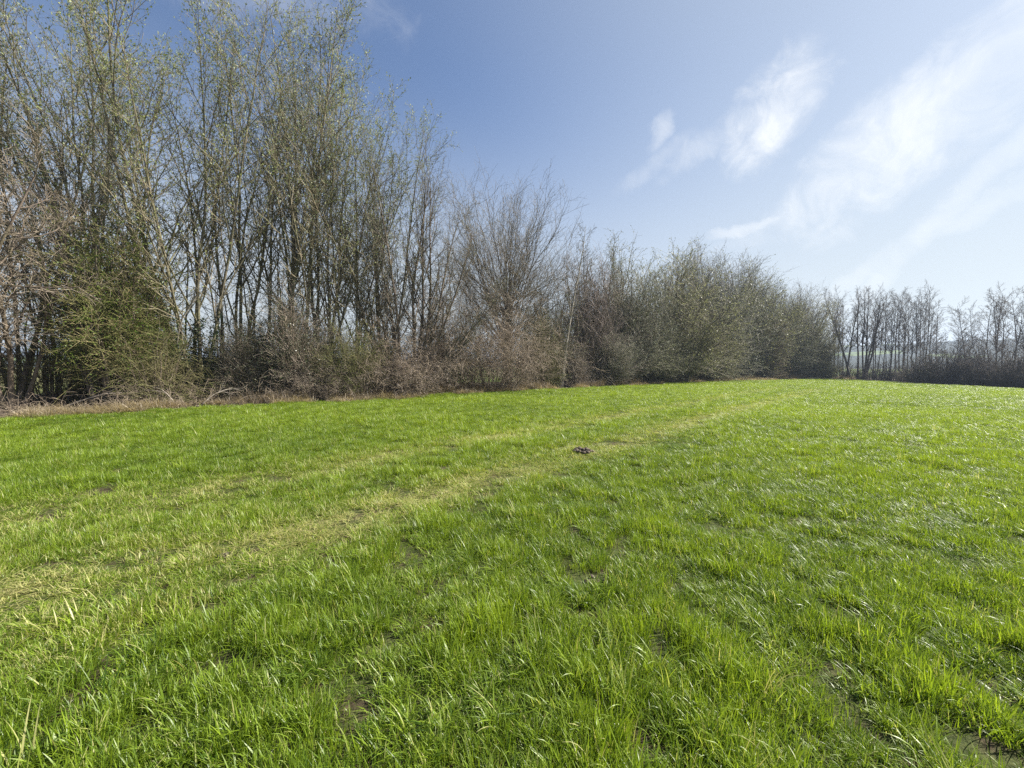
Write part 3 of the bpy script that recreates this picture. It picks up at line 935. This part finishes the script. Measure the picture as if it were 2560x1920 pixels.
bt = make_dome(121, 16, 4.6, tips=110, n2=12, n3=4, leaf=None, bark='alder_bark', twig='alder_twig', r0=.07, tip=.007, trop=.04, lc=.11, low=.3,
               zc=.66, shell=.42, spike=.04, trunk=.28, fork=(.2, .5), a2=(20, 50))
put(bt, 'bare_tree', 'bare round crown rising above the broadest willow', 'tree', 1738, 12, 605, 0)
put(bt, 'bare_tree', 'bare round crown rising above the willow behind the blossoming bush', 'tree', 1852, 13, 632, 140)
put(bt, 'bare_tree', 'bare brown tree above the willow right of the blossoming bush', 'tree', 1985, 8, 705, 220)
sap = make_tree(122, 10, stems=3, lean=(1, 6), stem_r=.05, first=.3, n1=12, a1=(15, 30), l1=(.2, .08), trop1=.1, n2=6, n3=3, leaf='grey_leaf', leaf_size=.08, leaf_per=2,
                bark='willow_bark', twig='willow_twig', p3=2)
put(sap, 'sapling', 'thin sapling with upright shoots left above the grey-green willows', 'sapling', 1545, 4, 600, 0)
put(sap, 'sapling', 'bare thin sapling between the birch and the round-crowned bare tree', 'sapling', 1490, 5, 590, 90)

# thin stems standing between and behind the tall willows
thin = make_tree(131, 9, stems=2, lean=(1, 8), stem_r=.045, first=.25, n1=10, a1=(25, 45), l1=(.25, .1), n2=6, n3=4, p3=2, bark='brown_bark', twig='brown_twig')
thin2 = make_tree(132, 9, stems=3, lean=(2, 12), stem_r=.05, first=.2, n1=10, a1=(25, 50), l1=(.3, .12), n2=7, n3=4, p3=2, leaf='willow_leaf', leaf_size=.05, leaf_per=1,
                  bark='willow_bark', twig='willow_twig')
rng = np.random.default_rng(5)
SAP = [(-120, 'sapling at the left border behind the brown twiggy tree'), (95, 'sapling just right of the brown border tree, in the shade'),
       (215, 'sapling behind the left flank of the big fresh-green bush'), (330, 'sapling behind the right flank of the big fresh-green bush'),
       (440, 'sapling left of the ivy-footed willow, under its leaning stem'), (545, 'sapling right of the ivy-footed willow'),
       (635, 'sapling behind the low dark bush'), (705, 'sapling behind the left half of the dark evergreen bush'),
       (790, 'sapling behind the thin olive bush'), (900, 'sapling behind the pale olive bush'), (965, 'sapling behind the left side of the fan-shaped tree'),
       (1060, 'sapling seen through the right side of the fan-shaped tree'), (1110, 'sapling in the gap between the fan-shaped and the round-crowned tree'),
       (1165, 'sapling behind the top of the large cane mound'), (1215, 'sapling just left of the round-crowned bare tree trunk'),
       (1300, 'sapling just right of the round-crowned bare tree trunk')]
for i, (px, lab) in enumerate(SAP):
    dep = edge_depth(px) + float(rng.uniform(4.5, 8.5))
    place(thin if i % 2 else thin2, 'sapling', 'thin understorey ' + lab, 'sapling', px, dep, float(rng.uniform(6.5, 10.0)), float(rng.uniform(0, 360)), 'understorey saplings')

# ------------------------------------------------------------------ the far side of the field
AL = dict(bark='alder_bark', twig='alder_twig', tip=.007, leaf=None, p3=2)
f1 = make_tree(141, 13, stems=7, lean=[10, 4, 2, 7, 10, 14, 6], bearing=[270, 280, 40, 90, 85, 92, 95], stem_r=.13, base_r=1.3, first=.3, n1=17, a1=(20, 45), l1=(.26, .1), n2=9, n3=5,
               stem_trop=.01, stem_wob=.03, **AL)
f2 = make_tree(142, 11, stems=1, lean=(1, 3), stem_r=.075, first=.35, n1=22, a1=(30, 55), l1=(.22, .1), n2=9, n3=5, stem_wob=.02, **AL)
f3 = make_tree(143, 11, stems=1, lean=(1, 4), stem_r=.09, first=.30, n1=22, a1=(40, 70), l1=(.28, .12), n2=9, n3=5, trop1=.06, stem_wob=.05, **AL)
f4 = make_tree(144, 11, stems=3, lean=(1, 5), stem_r=.07, first=.3, n1=16, a1=(25, 45), l1=(.22, .1), n2=8, n3=5, stem_wob=.02, **AL)
place(f1, 'bare_tree', 'dark fan of bare leaning stems at the far field corner', 'tree', 2145, 62, top_h(2145, 62, 722), 0)
FA = 'bare trees along the far side of the field'
far_trees = [(f4, 2088, 70, 735, 'slim bare tree squeezed between the last willow and the dark stem fan'),
             (f2, 2108, 74, 745, 'thin bare tree just left of the dark stem fan'),
             (f4, 2188, 66, 738, 'thin bare tree directly right of the dark stem fan'),
             (f2, 2206, 62, 750, 'thin straight bare tree, second right of the stem fan'),
             (f4, 2222, 58, 742, 'forked thin bare tree, third right of the stem fan'),
             (f2, 2238, 66, 738, 'thin bare tree left of the tallest one in the dense far clump'),
             (f4, 2254, 58, 728, 'tallest thin bare tree in the middle of the dense far clump'),
             (f2, 2268, 62, 740, 'straight bare tree right of the tallest one in the dense far clump'),
             (f4, 2284, 56, 732, 'forked bare tree in the bushy right half of the dense far clump'),
             (f4, 2306, 60, 728, 'bushy-topped bare tree near the right end of the dense far clump'),
             (f2, 2322, 55, 738, 'last tall bare tree at the right end of the dense far clump'),
             (f2, 2342, 57, 775, 'short bare tree at the gap right of the dense far clump'),
             (f3, 2376, 56, 800, 'small bare tree in the far gap, left of the lone forked tree'),
             (f3, 2416, 50, 738, 'lone forked bare tree standing in the far gap'),
             (f3, 2452, 56, 765, 'lower bare tree between the lone forked tree and the crooked row'),
             (f3, 2474, 50, 740, 'first bare crooked tree of the row at the right border'),
             (f4, 2494, 53, 735, 'bare forked tree within the crooked row at the right border'),
             (f3, 2514, 47, 738, 'bare crooked tree in the middle of the row at the right border'),
             (f3, 2536, 50, 728, 'tallest crooked tree of the row at the right border'),
             (f4, 2562, 46, 732, 'bare forked tree cut by the right border'),
             (f3, 2610, 46, 738, 'bare crooked tree mostly outside the right border')]
for i, (pr, px, dep, top, lab) in enumerate(far_trees):
    place(pr, 'bare_tree', lab, 'tree', px, dep, top_h(px, dep, top + (0, 14, -6, 22, 4, -8, 16)[i % 7]), i * 67 + 20, FA, (1.0, 1.15, .9, 1.05, .85)[i % 5])
SCRUB = ['in front of the slim tree left of the stem fan', 'at the foot of the dark stem fan', 'just right of the stem fan foot', 'below the left part of the dense far clump',
         'below the middle of the dense far clump', 'below the right part of the dense far clump', 'standing highest, at the right end of the dense far clump', 'under the small tree in the far gap',
         'at the foot of the lone forked tree', 'between the lone forked tree and the crooked row', 'below the first tree of the crooked row', 'below the second tree of the crooked row',
         'below the tallest tree of the crooked row', 'at the right border below the cut-off tree', 'just outside the right border', 'farthest outside the right border']
sc = make_dome(151, 3.0, 2.6, tips=110, n2=9, n3=3, leaf=None, bark='alder_bark', twig='alder_twig', r0=.025, tip=.006, trop=.08, base=.7, spike=.5)
for i, (px, off, top) in enumerate([(2110, 5, 905), (2155, 6, 918), (2195, 6, 910), (2235, 6, 900), (2275, 5, 912), (2310, 4, 885), (2345, 3.5, 868), (2375, 5, 880), (2405, 3.5, 895),
                                    (2440, 5, 872), (2470, 3.5, 890), (2500, 5, 880), (2535, 3.5, 893), (2570, 4.5, 876), (2620, 4, 885), (2680, 4, 880)]):
    put(sc, 'scrub_bush', 'low dark leafless scrub ' + SCRUB[i], 'bush', px, off, top, i * 47, 'dark scrub along the far field edge')

# pale broken branch hanging from the ivy-footed willow
rng = np.random.default_rng(9)
dep = edge_depth(470) + 1.1
pl = [at(p, dep) + (EYE + (HORIZON - q) / FPX * dep,) for p, q in ((497, 742), (480, 768), (462, 795), (452, 825), (446, 862))]
pts = np.array([pl])
x0, y0 = pl[-1][0], pl[-1][1]
base = np.array([x0, y0, 0.0])
rad = np.array([[.035, .03, .024, .018, .010]])
sub = [tubes(pts - base, rad, 6)]
for p, q, p2, q2 in ((462, 795, 430, 790), (452, 825, 470, 850)):
    e1 = np.array(at(p, dep) + (EYE + (HORIZON - q) / FPX * dep,)) - base
    e2 = np.array(at(p2, dep - .2) + (EYE + (HORIZON - q2) / FPX * dep,)) - base
    sub.append(tubes(np.array([[e1, (e1 + e2) / 2 + [0, 0, .04], e2]]), np.array([[.014, .01, .006]]), 5))
V, Q = join(sub)
o = obj('broken_branch', mesh_from('broken_branch', V, Q, M['dead_wood']), None, tuple(base))
tag(o, 'pale barkless broken branch hanging in front of the ivy-footed willow', 'branch')


def stick(px, off, length, bear, lab, rise=.12, seed=0):
    r = np.random.default_rng(seed)
    x, y = at(px, edge_depth(px) + off)
    b = math.radians(bear)
    t = np.linspace(0, 1, 7)
    p = np.stack([np.sin(b) * length * t, np.cos(b) * length * t, .02 + rise * length * np.sin(t * 2.2)], 1) + r.normal(0, .03 * length, (7, 3)) * t[:, None]
    p[:, 2] = np.maximum(p[:, 2], .01)
    L0 = Lv(p[None], (.022 * (1 - t) ** .6 + .004)[None], np.array([length]), np.zeros(1, int))
    B = spawn(r, L0, 6, .3, 1, (25, 50), lambda t, pl: pl * .35, 4, .12, 0.0, .6, .003)
    V, Q = join([tubes(L0.pts, L0.rad, 5), tubes(B.pts, B.rad, 4)])
    o = obj('fallen_branch', mesh_from('fallen_branch', V, Q, M['dead_wood']), None, (x, y, float(gz(x, y))))
    tag(o, lab, 'branch')


stick(150, 1.4, 2.2, 60, 'pale fallen branch on the leaf litter next to the left border tree', .22, 1)
stick(440, .5, 1.6, 290, 'pale dry branch propped at the field edge below the mossy-twigged bush', .4, 2)
stick(500, .6, 1.3, 40, 'pale forked dry branch at the foot of the ivy-footed willow', .45, 3)
stick(905, .3, 1.4, 250, 'pale dry branch at the field edge below the pale olive bush', .3, 4)

# ------------------------------------------------------------------ scattered ground cover
def tuft(name, seed, n, R, L, Wd, tilt, curl, mat, seg=4):
    rng = np.random.default_rng(seed)
    a = rng.random(n) * 6.283
    r = R * np.sqrt(rng.random(n))
    p = np.stack([np.cos(a) * r, np.sin(a) * r, np.full(n, -.01)], 1)
    az = a + rng.normal(0, 1.1, n)
    tl = np.radians(np.clip(rng.normal(tilt[0], tilt[1], n), 0, 86))
    ln = rng.uniform(L[0], L[1], n) * (1 - .25 * r / R)
    w = rng.uniform(Wd[0], Wd[1], n)
    cu = np.radians(np.abs(rng.normal(curl[0], curl[1], n)))
    out = np.stack([np.cos(az), np.sin(az), az * 0], 1)
    side0 = np.stack([-np.sin(az), np.cos(az), az * 0], 1)
    tw = rng.normal(0, .5, n)
    Vs = []
    al = []
    for k in range(seg + 1):
        s = k / seg
        ang = tl + cu * s
        wd = w * (1 - s ** 2.2) * (.75 + .5 * min(s * 3, 1) * .5) * .5 + .0003
        side = side0 * np.cos(tw * s)[:, None] + np.array([[0, 0, 1.]]) * np.sin(tw * s)[:, None]
        Vs += [p - side * wd[:, None], p + side * wd[:, None]]
        al.append(np.full((2, n), s))
        d = out * np.sin(ang)[:, None] + np.array([[0, 0, 1.]]) * np.cos(ang)[:, None]
        p = p + d * (ln / seg)[:, None]
        p[:, 2] = np.maximum(p[:, 2], .004)
    V = np.stack(Vs, 1)
    m = 2 * (seg + 1)
    I = np.arange(n * m).reshape(n, m)
    Q = np.concatenate([I[:, [2 * k, 2 * k + 1, 2 * k + 3, 2 * k + 2]] for k in range(seg)])
    tint = np.repeat(rng.random(n), m)
    along = np.tile(np.repeat(np.linspace(0, 1, seg + 1), 2), n)
    return bpy.data.objects.new(name, mesh_from(name, V, Q, mat, True, dict(tint=tint, along=along)))


def scatter(name, label, cat, P, yaw, tiltx, scl, var, dry, tone, objs):
    """one ground-cover object: each point carries one tuft"""
    c = bpy.data.collections.new(name + '_tufts')
    for i, o in enumerate(objs):
        o.name = f'{name}_tuft_{i:02d}'
        c.objects.link(o)
    n = len(P)
    me = bpy.data.meshes.new(name)
    me.vertices.add(n)
    me.vertices.foreach_set('co', np.ascontiguousarray(P, np.float32).ravel())
    for an, ty, fld, v in (('turn', 'FLOAT_VECTOR', 'vector', np.stack([tiltx, np.zeros(n), yaw], 1)), ('size', 'FLOAT_VECTOR', 'vector', scl),
                           ('variant', 'INT', 'value', var), ('dry', 'FLOAT', 'value', dry), ('tone', 'FLOAT', 'value', tone)):
        at_ = me.attributes.new(an, ty, 'POINT')
        at_.data.foreach_set(fld, np.ascontiguousarray(v, np.int32 if ty == 'INT' else np.float32).ravel())
    o = obj(name, me)
    tree = bpy.data.node_groups.new(name + '_nodes', 'GeometryNodeTree')
    tree.interface.new_socket('Geometry', in_out='INPUT', socket_type='NodeSocketGeometry')
    tree.interface.new_socket('Geometry', in_out='OUTPUT', socket_type='NodeSocketGeometry')
    N = tree.nodes
    gi, go = N.new('NodeGroupInput'), N.new('NodeGroupOutput')
    ci = N.new('GeometryNodeCollectionInfo')
    ci.inputs['Collection'].default_value = c
    ci.inputs['Separate Children'].default_value = True
    ci.inputs['Reset Children'].default_value = True
    ip = N.new('GeometryNodeInstanceOnPoints')
    ip.inputs['Pick Instance'].default_value = True
    at_nodes = {}
    for an, dt in (('turn', 'FLOAT_VECTOR'), ('size', 'FLOAT_VECTOR'), ('variant', 'INT')):
        a = N.new('GeometryNodeInputNamedAttribute')
        a.data_type = dt
        a.inputs['Name'].default_value = an
        at_nodes[an] = a.outputs['Attribute']
    e2r = N.new('FunctionNodeEulerToRotation')
    Lk = tree.links.new
    Lk(at_nodes['turn'], e2r.inputs[0])
    Lk(gi.outputs[0], ip.inputs['Points'])
    Lk(ci.outputs[0], ip.inputs['Instance'])
    Lk(at_nodes['variant'], ip.inputs['Instance Index'])
    Lk(e2r.outputs[0], ip.inputs['Rotation'])
    Lk(at_nodes['size'], ip.inputs['Scale'])
    Lk(ip.outputs[0], go.inputs[0])
    md = o.modifiers.new('tufts', 'NODES')
    md.node_group = tree
    tag(o, label, cat, kind='stuff')
    return o


# ---- the sown grass
rng = np.random.default_rng(42)
pts, dens_scale = [], []
for y0, y1, dens, hs in ((0.5, 4, 360, .92), (4, 8, 260, 1.0), (8, 16, 125, 1.3), (16, 30, 50, 1.9), (30, 74, 20, 2.7)):
    xm0, xm1 = -(1.45 * y1 + 2.5), min(1.45 * y1 + 2.5, 80)
    n = int(dens * (xm1 - xm0) * (y1 - y0))
    x = rng.uniform(xm0, xm1, n)
    y = rng.uniform(y0, y1, n)
    k = np.abs(x) < 1.4 * y + 2.5
    pts.append(np.stack([x[k], y[k]], 1))
    dens_scale.append(np.full(k.sum(), hs))
P2 = np.concatenate(pts)
HS = np.concatenate(dens_scale)
ed = edge_dist(P2[:, 0], P2[:, 1]) + (ND(P2[:, 0], P2[:, 1], .7) - .5) * .5
k = ed > 0.0
P2, HS, ed = P2[k], HS[k], ed[k]
x, y = P2[:, 0], P2[:, 1]
px = 1280 + FPX * x / np.maximum(y, .3)
d0, d1 = line_dist(x, y, TRACKS[0]), line_dist(x, y, TRACKS[1])
fade = np.clip(1.15 - y / 45, .25, 1)
patch = NA(x, y, 1.1) * .5 + NB(x, y, .42) * .5
track = np.maximum(np.exp(-(d0 / .50) ** 2), .85 * np.exp(-(d1 / .50) ** 2)) * fade
between = np.where((d0 < 2.6) & (d1 < 3.2), np.clip((420 - (x - .0) * 0 - px + 600) / 700, 0, 1), 0) * .55
worn = np.clip(np.maximum(track * (.1 + 1.45 * patch), between * (.1 + 1.3 * patch)), 0, 1)
worn = np.clip(worn * np.clip((ed - .6) / 1.0, 0, 1), 0, 1)
fur = np.zeros_like(x)
for F in FURROWS:
    fur = np.maximum(fur, np.exp(-(line_dist(x, y, F) / .16) ** 2))
clump = NC(x, y, .55) * .55 + ND(x, y, .25) * .45
broad = NA(x, y, 3.5)
gap = np.clip((.46 - (NC(x + 9, y - 4, .19) * .6 + NA(x, y, .11) * .4)) * 7, 0, 1) * np.clip(1.2 - y / 22, 0, 1)
hgt = (.20 + 1.50 * clump) * (1 - .55 * gap) * (1 - .62 * worn) * (1 - .45 * fur) * (.9 + .25 * broad)
# bare spots
BARE = [(1545, 1385, .30), (1480, 1450, .38), (572, 1372, .13), (545, 1410, .2), (1450, 1133, .26), (1700, 1465, .12), (640, 1660, .10), (480, 1840, .10),
        (1400, 1765, .12), (1530, 1790, .10), (2130, 1800, .12), (1560, 1112, .3), (920, 1185, .2), (1165, 1090, .25), (2520, 1720, .12)]
drop = np.zeros_like(x)
for bx_, by_, br_ in BARE:
    gxx, gyy = ground_at(bx_, by_)
    drop = np.maximum(drop, np.clip(1.5 - np.hypot(x - gxx, (y - gyy)) / (br_ * .45), 0, 1))
holes = np.clip((.20 - NB(x + 31, y + 7, .38)) * 8, 0, 1) * np.clip(1.2 - y / 9, 0, 1)
keep = rng.random(len(x)) > np.clip(drop * 1.1 + holes * .4 + gap * .85 + worn * .22, 0, .97)
sel = np.where(keep)[0]
x, y, HS, worn, hgt, clump, broad, patch, fur, px = (v[sel] for v in (x, y, HS, worn, hgt, clump, broad, patch, fur, px))
n = len(x)
flat = rng.random(n) < worn * .85
var = np.where(flat, rng.integers(8, 12, n), rng.integers(0, 8, n))
longb = (rng.random(n) < .06) & (y < 14)
var = np.where(longb & ~flat, rng.integers(12, 15, n), var)
sc_ = rng.uniform(.7, 1.35, n)
scl = np.stack([HS * sc_, HS * sc_, hgt * sc_ * np.where(HS > 1.6, 1.05, 1.0)], 1)
dry = np.clip(worn * .54 + .03 + .10 * (rng.random(n) < .25), 0, 1)
right = np.clip((x + 4) / 16, 0, 1)  # backlit glow of the sunward side, painted into the grass tone
near = np.clip((4.2 - y) / 2.5, 0, 1)
tone = np.clip(-.02 + .48 * broad + .46 * clump + .25 * worn + .26 * right - .12 * near + rng.normal(0, .23, n), 0, 1)
P = np.stack([x, y, gz(x, y)], 1)
G = M['grass']
objs = [tuft('t', 200 + i, (70, 60, 52)[i % 3], .088, (.05, .125 + .018 * (i % 3)), (.0020 + .0007 * (i % 3), .0042 + .0012 * (i % 3)), (13 + 4 * (i % 2), 13), (42, 30), G) for i in range(8)]
objs += [tuft('t', 220 + i, 58, .10, (.06, .15), (.0030, .0055), (52, 20), (35, 30), G) for i in range(4)]
objs += [tuft('t', 230 + i, 34, .07, (.12, .23), (.0032, .0062), (20, 15), (75, 35), G, 6) for i in range(3)]
scatter('grass', 'bright green sown grass covering the whole field', 'grass', P, rng.random(n) * 6.28, rng.normal(0, .12, n), scl, var, dry, tone, objs)

# ---- dry grass and weeds along the edge, leaf litter under the trees
def strip(n, o0, o1, px0, px1, seed):
    r = np.random.default_rng(seed)
    seg = EDGE
    L = np.concatenate([[0], np.cumsum(np.hypot(*np.diff(seg, axis=0).T))])
    l0, l1 = np.interp([px0, px1], EPX, L)
    s = r.uniform(l0, l1, n)
    ex, ey = np.interp(s, L, seg[:, 0]), np.interp(s, L, seg[:, 1])
    ds = .5
    tx, ty = np.interp(s + ds, L, seg[:, 0]) - ex, np.interp(s + ds, L, seg[:, 1]) - ey
    q = np.hypot(tx, ty) + 1e-6
    off = r.uniform(o0, o1, n)
    return ex - ty / q * off, ey + tx / q * off, off, s


DG = M['dead_grass']
dobjs = [tuft('t', 300 + i, 46, .12, (.18, .48), (.005, .010), (30, 22), (70, 35), DG) for i in range(5)]
x, y, off, s = strip(8500, -.85, 1.0, -400, 2120, 77)
dn = NA(x, y, 1.1)
k = (dn > .50) & (edge_dist(x, y) < np.where(dn > .64, .8, .35))
x, y, dn = x[k], y[k], dn[k]
n = len(x)
r = np.random.default_rng(78)
s_ = r.uniform(.45, 1.15, n) * (.6 + .7 * dn)
scatter('dry_grass', 'tufts of pale dry grass along the foot of the hedgerow', 'grass', np.stack([x, y, gz(x, y)], 1), r.random(n) * 6.28, r.normal(0, .25, n),
        np.stack([s_ * 1.3, s_ * 1.3, s_], 1), r.integers(0, 5, n), r.uniform(0, .5, n), r.random(n), dobjs)
WD_ = M['dead_weed']
wobjs = [tuft('t', 320 + i, 22, .16, (.5, 1.15), (.008, .014), (10, 9), (24, 22), WD_) for i in range(5)]
x, y, off, s = strip(5200, .1, 2.6, 560, 2120, 79)
dn = NB(x, y, 2.2)
k = (dn > .30)
x, y, dn = x[k], y[k], dn[k]
pxx = 1280 + FPX * x / y
n = len(x)
s_ = r.uniform(.5, 1.1, n) * (.5 + .6 * dn) * np.interp(pxx, [500, 1300, 2100], [.7, .95, 1.15])
scatter('dry_weeds', 'band of reddish-brown dead weed stalks under the hedgerow', 'weeds', np.stack([x, y, gz(x, y)], 1), r.random(n) * 6.28, r.normal(0, .12, n),
        np.stack([s_ * 1.2, s_ * 1.2, s_], 1), r.integers(0, 5, n), r.uniform(0, .4, n), r.random(n), wobjs)

x, y, off, s = strip(20000, -.45, 8.0, -500, 1700, 81)
r = np.random.default_rng(82)
n = len(x)
p = np.stack([x, y, gz(x, y) + r.uniform(.004, .05, n)], 1)
d = nrm(r.normal(0, 1, (n, 3)) * [1, 1, .35])
sd = nrm(np.cross(d, nrm(r.normal(0, .5, (n, 3)) + [0, 0, 1])))
Ls = r.uniform(.05, .13, n)[:, None]
V = np.stack([p, p + d * Ls * .5 + sd * Ls * .25 + [0, 0, .01], p + d * Ls, p + d * Ls * .5 - sd * Ls * .25], 1).reshape(-1, 3)
lit = mesh_from('leaf_litter', V, np.arange(n * 4).reshape(n, 4), M['litter_leaf'], True, dict(tint=np.repeat(r.random(n), 4)))
tag(obj('leaf_litter', lit), 'brown dead leaves and twigs lying under the trees', 'leaf litter', kind='stuff')

# low dry brambles filling the foot of the hedge
x, y, off, s = strip(850, .25, 2.6, -420, 1500, 83)
r = np.random.default_rng(84)
n = len(x)
st = np.stack([x, y, gz(x, y) - .03], 1)
d = nrm(r.normal(0, .5, (n, 3)) + [0, 0, 1])
L = r.uniform(.6, 2.0, n) * np.interp(1280 + FPX * x / y, [0, 450, 700], [.45, .7, 1.0])
pts = walk(r, st, d, L, 8, .14, np.linspace(0, -.42, 8))
pts[:, :, 2] = np.maximum(pts[:, :, 2], gz(pts[:, :, 0], pts[:, :, 1]) + .01)
A = Lv(pts, r.uniform(.004, .009, n)[:, None] * (1 - np.linspace(0, .7, 8))[None], L, np.arange(n))
B = spawn(r, A, 5, .15, 1.0, (30, 80), lambda t, pl: .3 * pl, 4, .2, -.05, .7, .003)
V, Q = join([tubes(A.pts, A.rad, 4), tubes(B.pts, B.rad, 3)])
tag(obj('undergrowth', mesh_from('undergrowth', V, Q, M['cane'])), 'low tangle of dry bramble canes at the foot of the trees', 'undergrowth', kind='stuff')

# ------------------------------------------------------------------ heaps of bare soil in the grass
def soil_heap(px, py, w, h, lab, seed, n=16):
    r = np.random.default_rng(seed)
    x, y = ground_at(px, py)
    e = bpy.data.objects.new('soil_heap', None)
    COL.objects.link(e)
    e.location = (x, y, float(gz(x, y)))
    k = 28
    u = np.linspace(0, 1, 9)
    a = np.linspace(0, 2 * PI, k, endpoint=False)
    U, A_ = np.meshgrid(u, a, indexing='ij')
    rad = U * w * (1 + .25 * np.sin(A_ * 2 + 1) + .12 * np.sin(A_ * 5))
    Z = h * (1 - U ** 1.6) * (1 + .5 * (NA(rad * np.cos(A_) * 9, rad * np.sin(A_) * 9, 1.) - .5)) - .03 * U + .6 * h * (NB(rad * np.cos(A_) + 5, rad * np.sin(A_), .05) - .5) * (1 - U)
    V = np.stack([rad * np.cos(A_), rad * np.sin(A_) * .75, Z], -1).reshape(-1, 3)
    I = np.arange(9 * k).reshape(9, k)
    Q = np.stack([I[:-1], np.roll(I[:-1], -1, 1), np.roll(I[1:], -1, 1), I[1:]], -1).reshape(-1, 4)
    obj('mound', mesh_from('mound', V, Q, M['soil']), e)
    for i in range(n):
        ra, aa = w * math.sqrt(r.random()) * .95, r.random() * 6.28
        s = r.uniform(.018, .05) * (w / .25)
        th, ph = np.meshgrid(np.linspace(0, PI, 6), np.linspace(0, 2 * PI, 8, endpoint=False), indexing='ij')
        q = np.stack([np.sin(th) * np.cos(ph), np.sin(th) * np.sin(ph), np.cos(th)], -1)
        q = q * (1 + .45 * (r.random(th.shape) - .5))[..., None] * s * np.array([1.2, 1, .75])
        I = np.arange(48).reshape(6, 8)
        Q = np.stack([I[:-1], np.roll(I[:-1], -1, 1), np.roll(I[1:], -1, 1), I[1:]], -1).reshape(-1, 4)
        zz = h * (1 - (ra / w) ** 1.6) + s * .2
        obj('clod', mesh_from('clod', q.reshape(-1, 3), Q, M['soil'], False), e, (ra * math.cos(aa), ra * math.sin(aa) * .75, zz))
    tag(e, lab, 'soil heap')


soil_heap(1452, 1134, .24, .06, 'dark crumbly molehill of fresh soil beside the worn wheel track', 401, 22)
soil_heap(1548, 1392, .07, .02, 'small bare soil patch behind the other one in the lush grass', 402, 8)
soil_heap(1480, 1452, .10, .02, 'wider bare soil patch of the two in the lush grass', 403, 8)
soil_heap(560, 1390, .08, .02, 'pale bare soil patch beside a dark tuft on the wheel track at the left', 404, 9)

# ------------------------------------------------------------------ spring haze in the air
def haze_box(x0, x1, y0, y1, z0, z1, density):
    V = [(x, y, z) for z in (z0, z1) for y in (y0, y1) for x in (x0, x1)]
    Q = [(0, 2, 3, 1), (4, 5, 7, 6), (0, 1, 5, 4), (2, 6, 7, 3), (0, 4, 6, 2), (1, 3, 7, 5)]
    m = bpy.data.materials.new('haze')
    m.use_nodes = True
    t = m.node_tree
    t.nodes.clear()
    v = t.nodes.new('ShaderNodeVolumePrincipled')
    v.inputs['Color'].default_value = (0.62, 0.76, 1.0, 1)
    v.inputs['Density'].default_value = density
    v.inputs['Anisotropy'].default_value = 0.25
    out = t.nodes.new('ShaderNodeOutputMaterial')
    t.links.new(v.outputs[0], out.inputs['Volume'])
    o = obj('haze', mesh_from('haze', np.array(V, float), np.array(Q), m, False))
    tag(o, 'thin spring haze softening the far trees and hills', 'haze', kind='stuff')


HAZE = 0.0004
if HAZE:
    haze_box(-5600, 5600, -5600, 5600, -40, 75, HAZE)
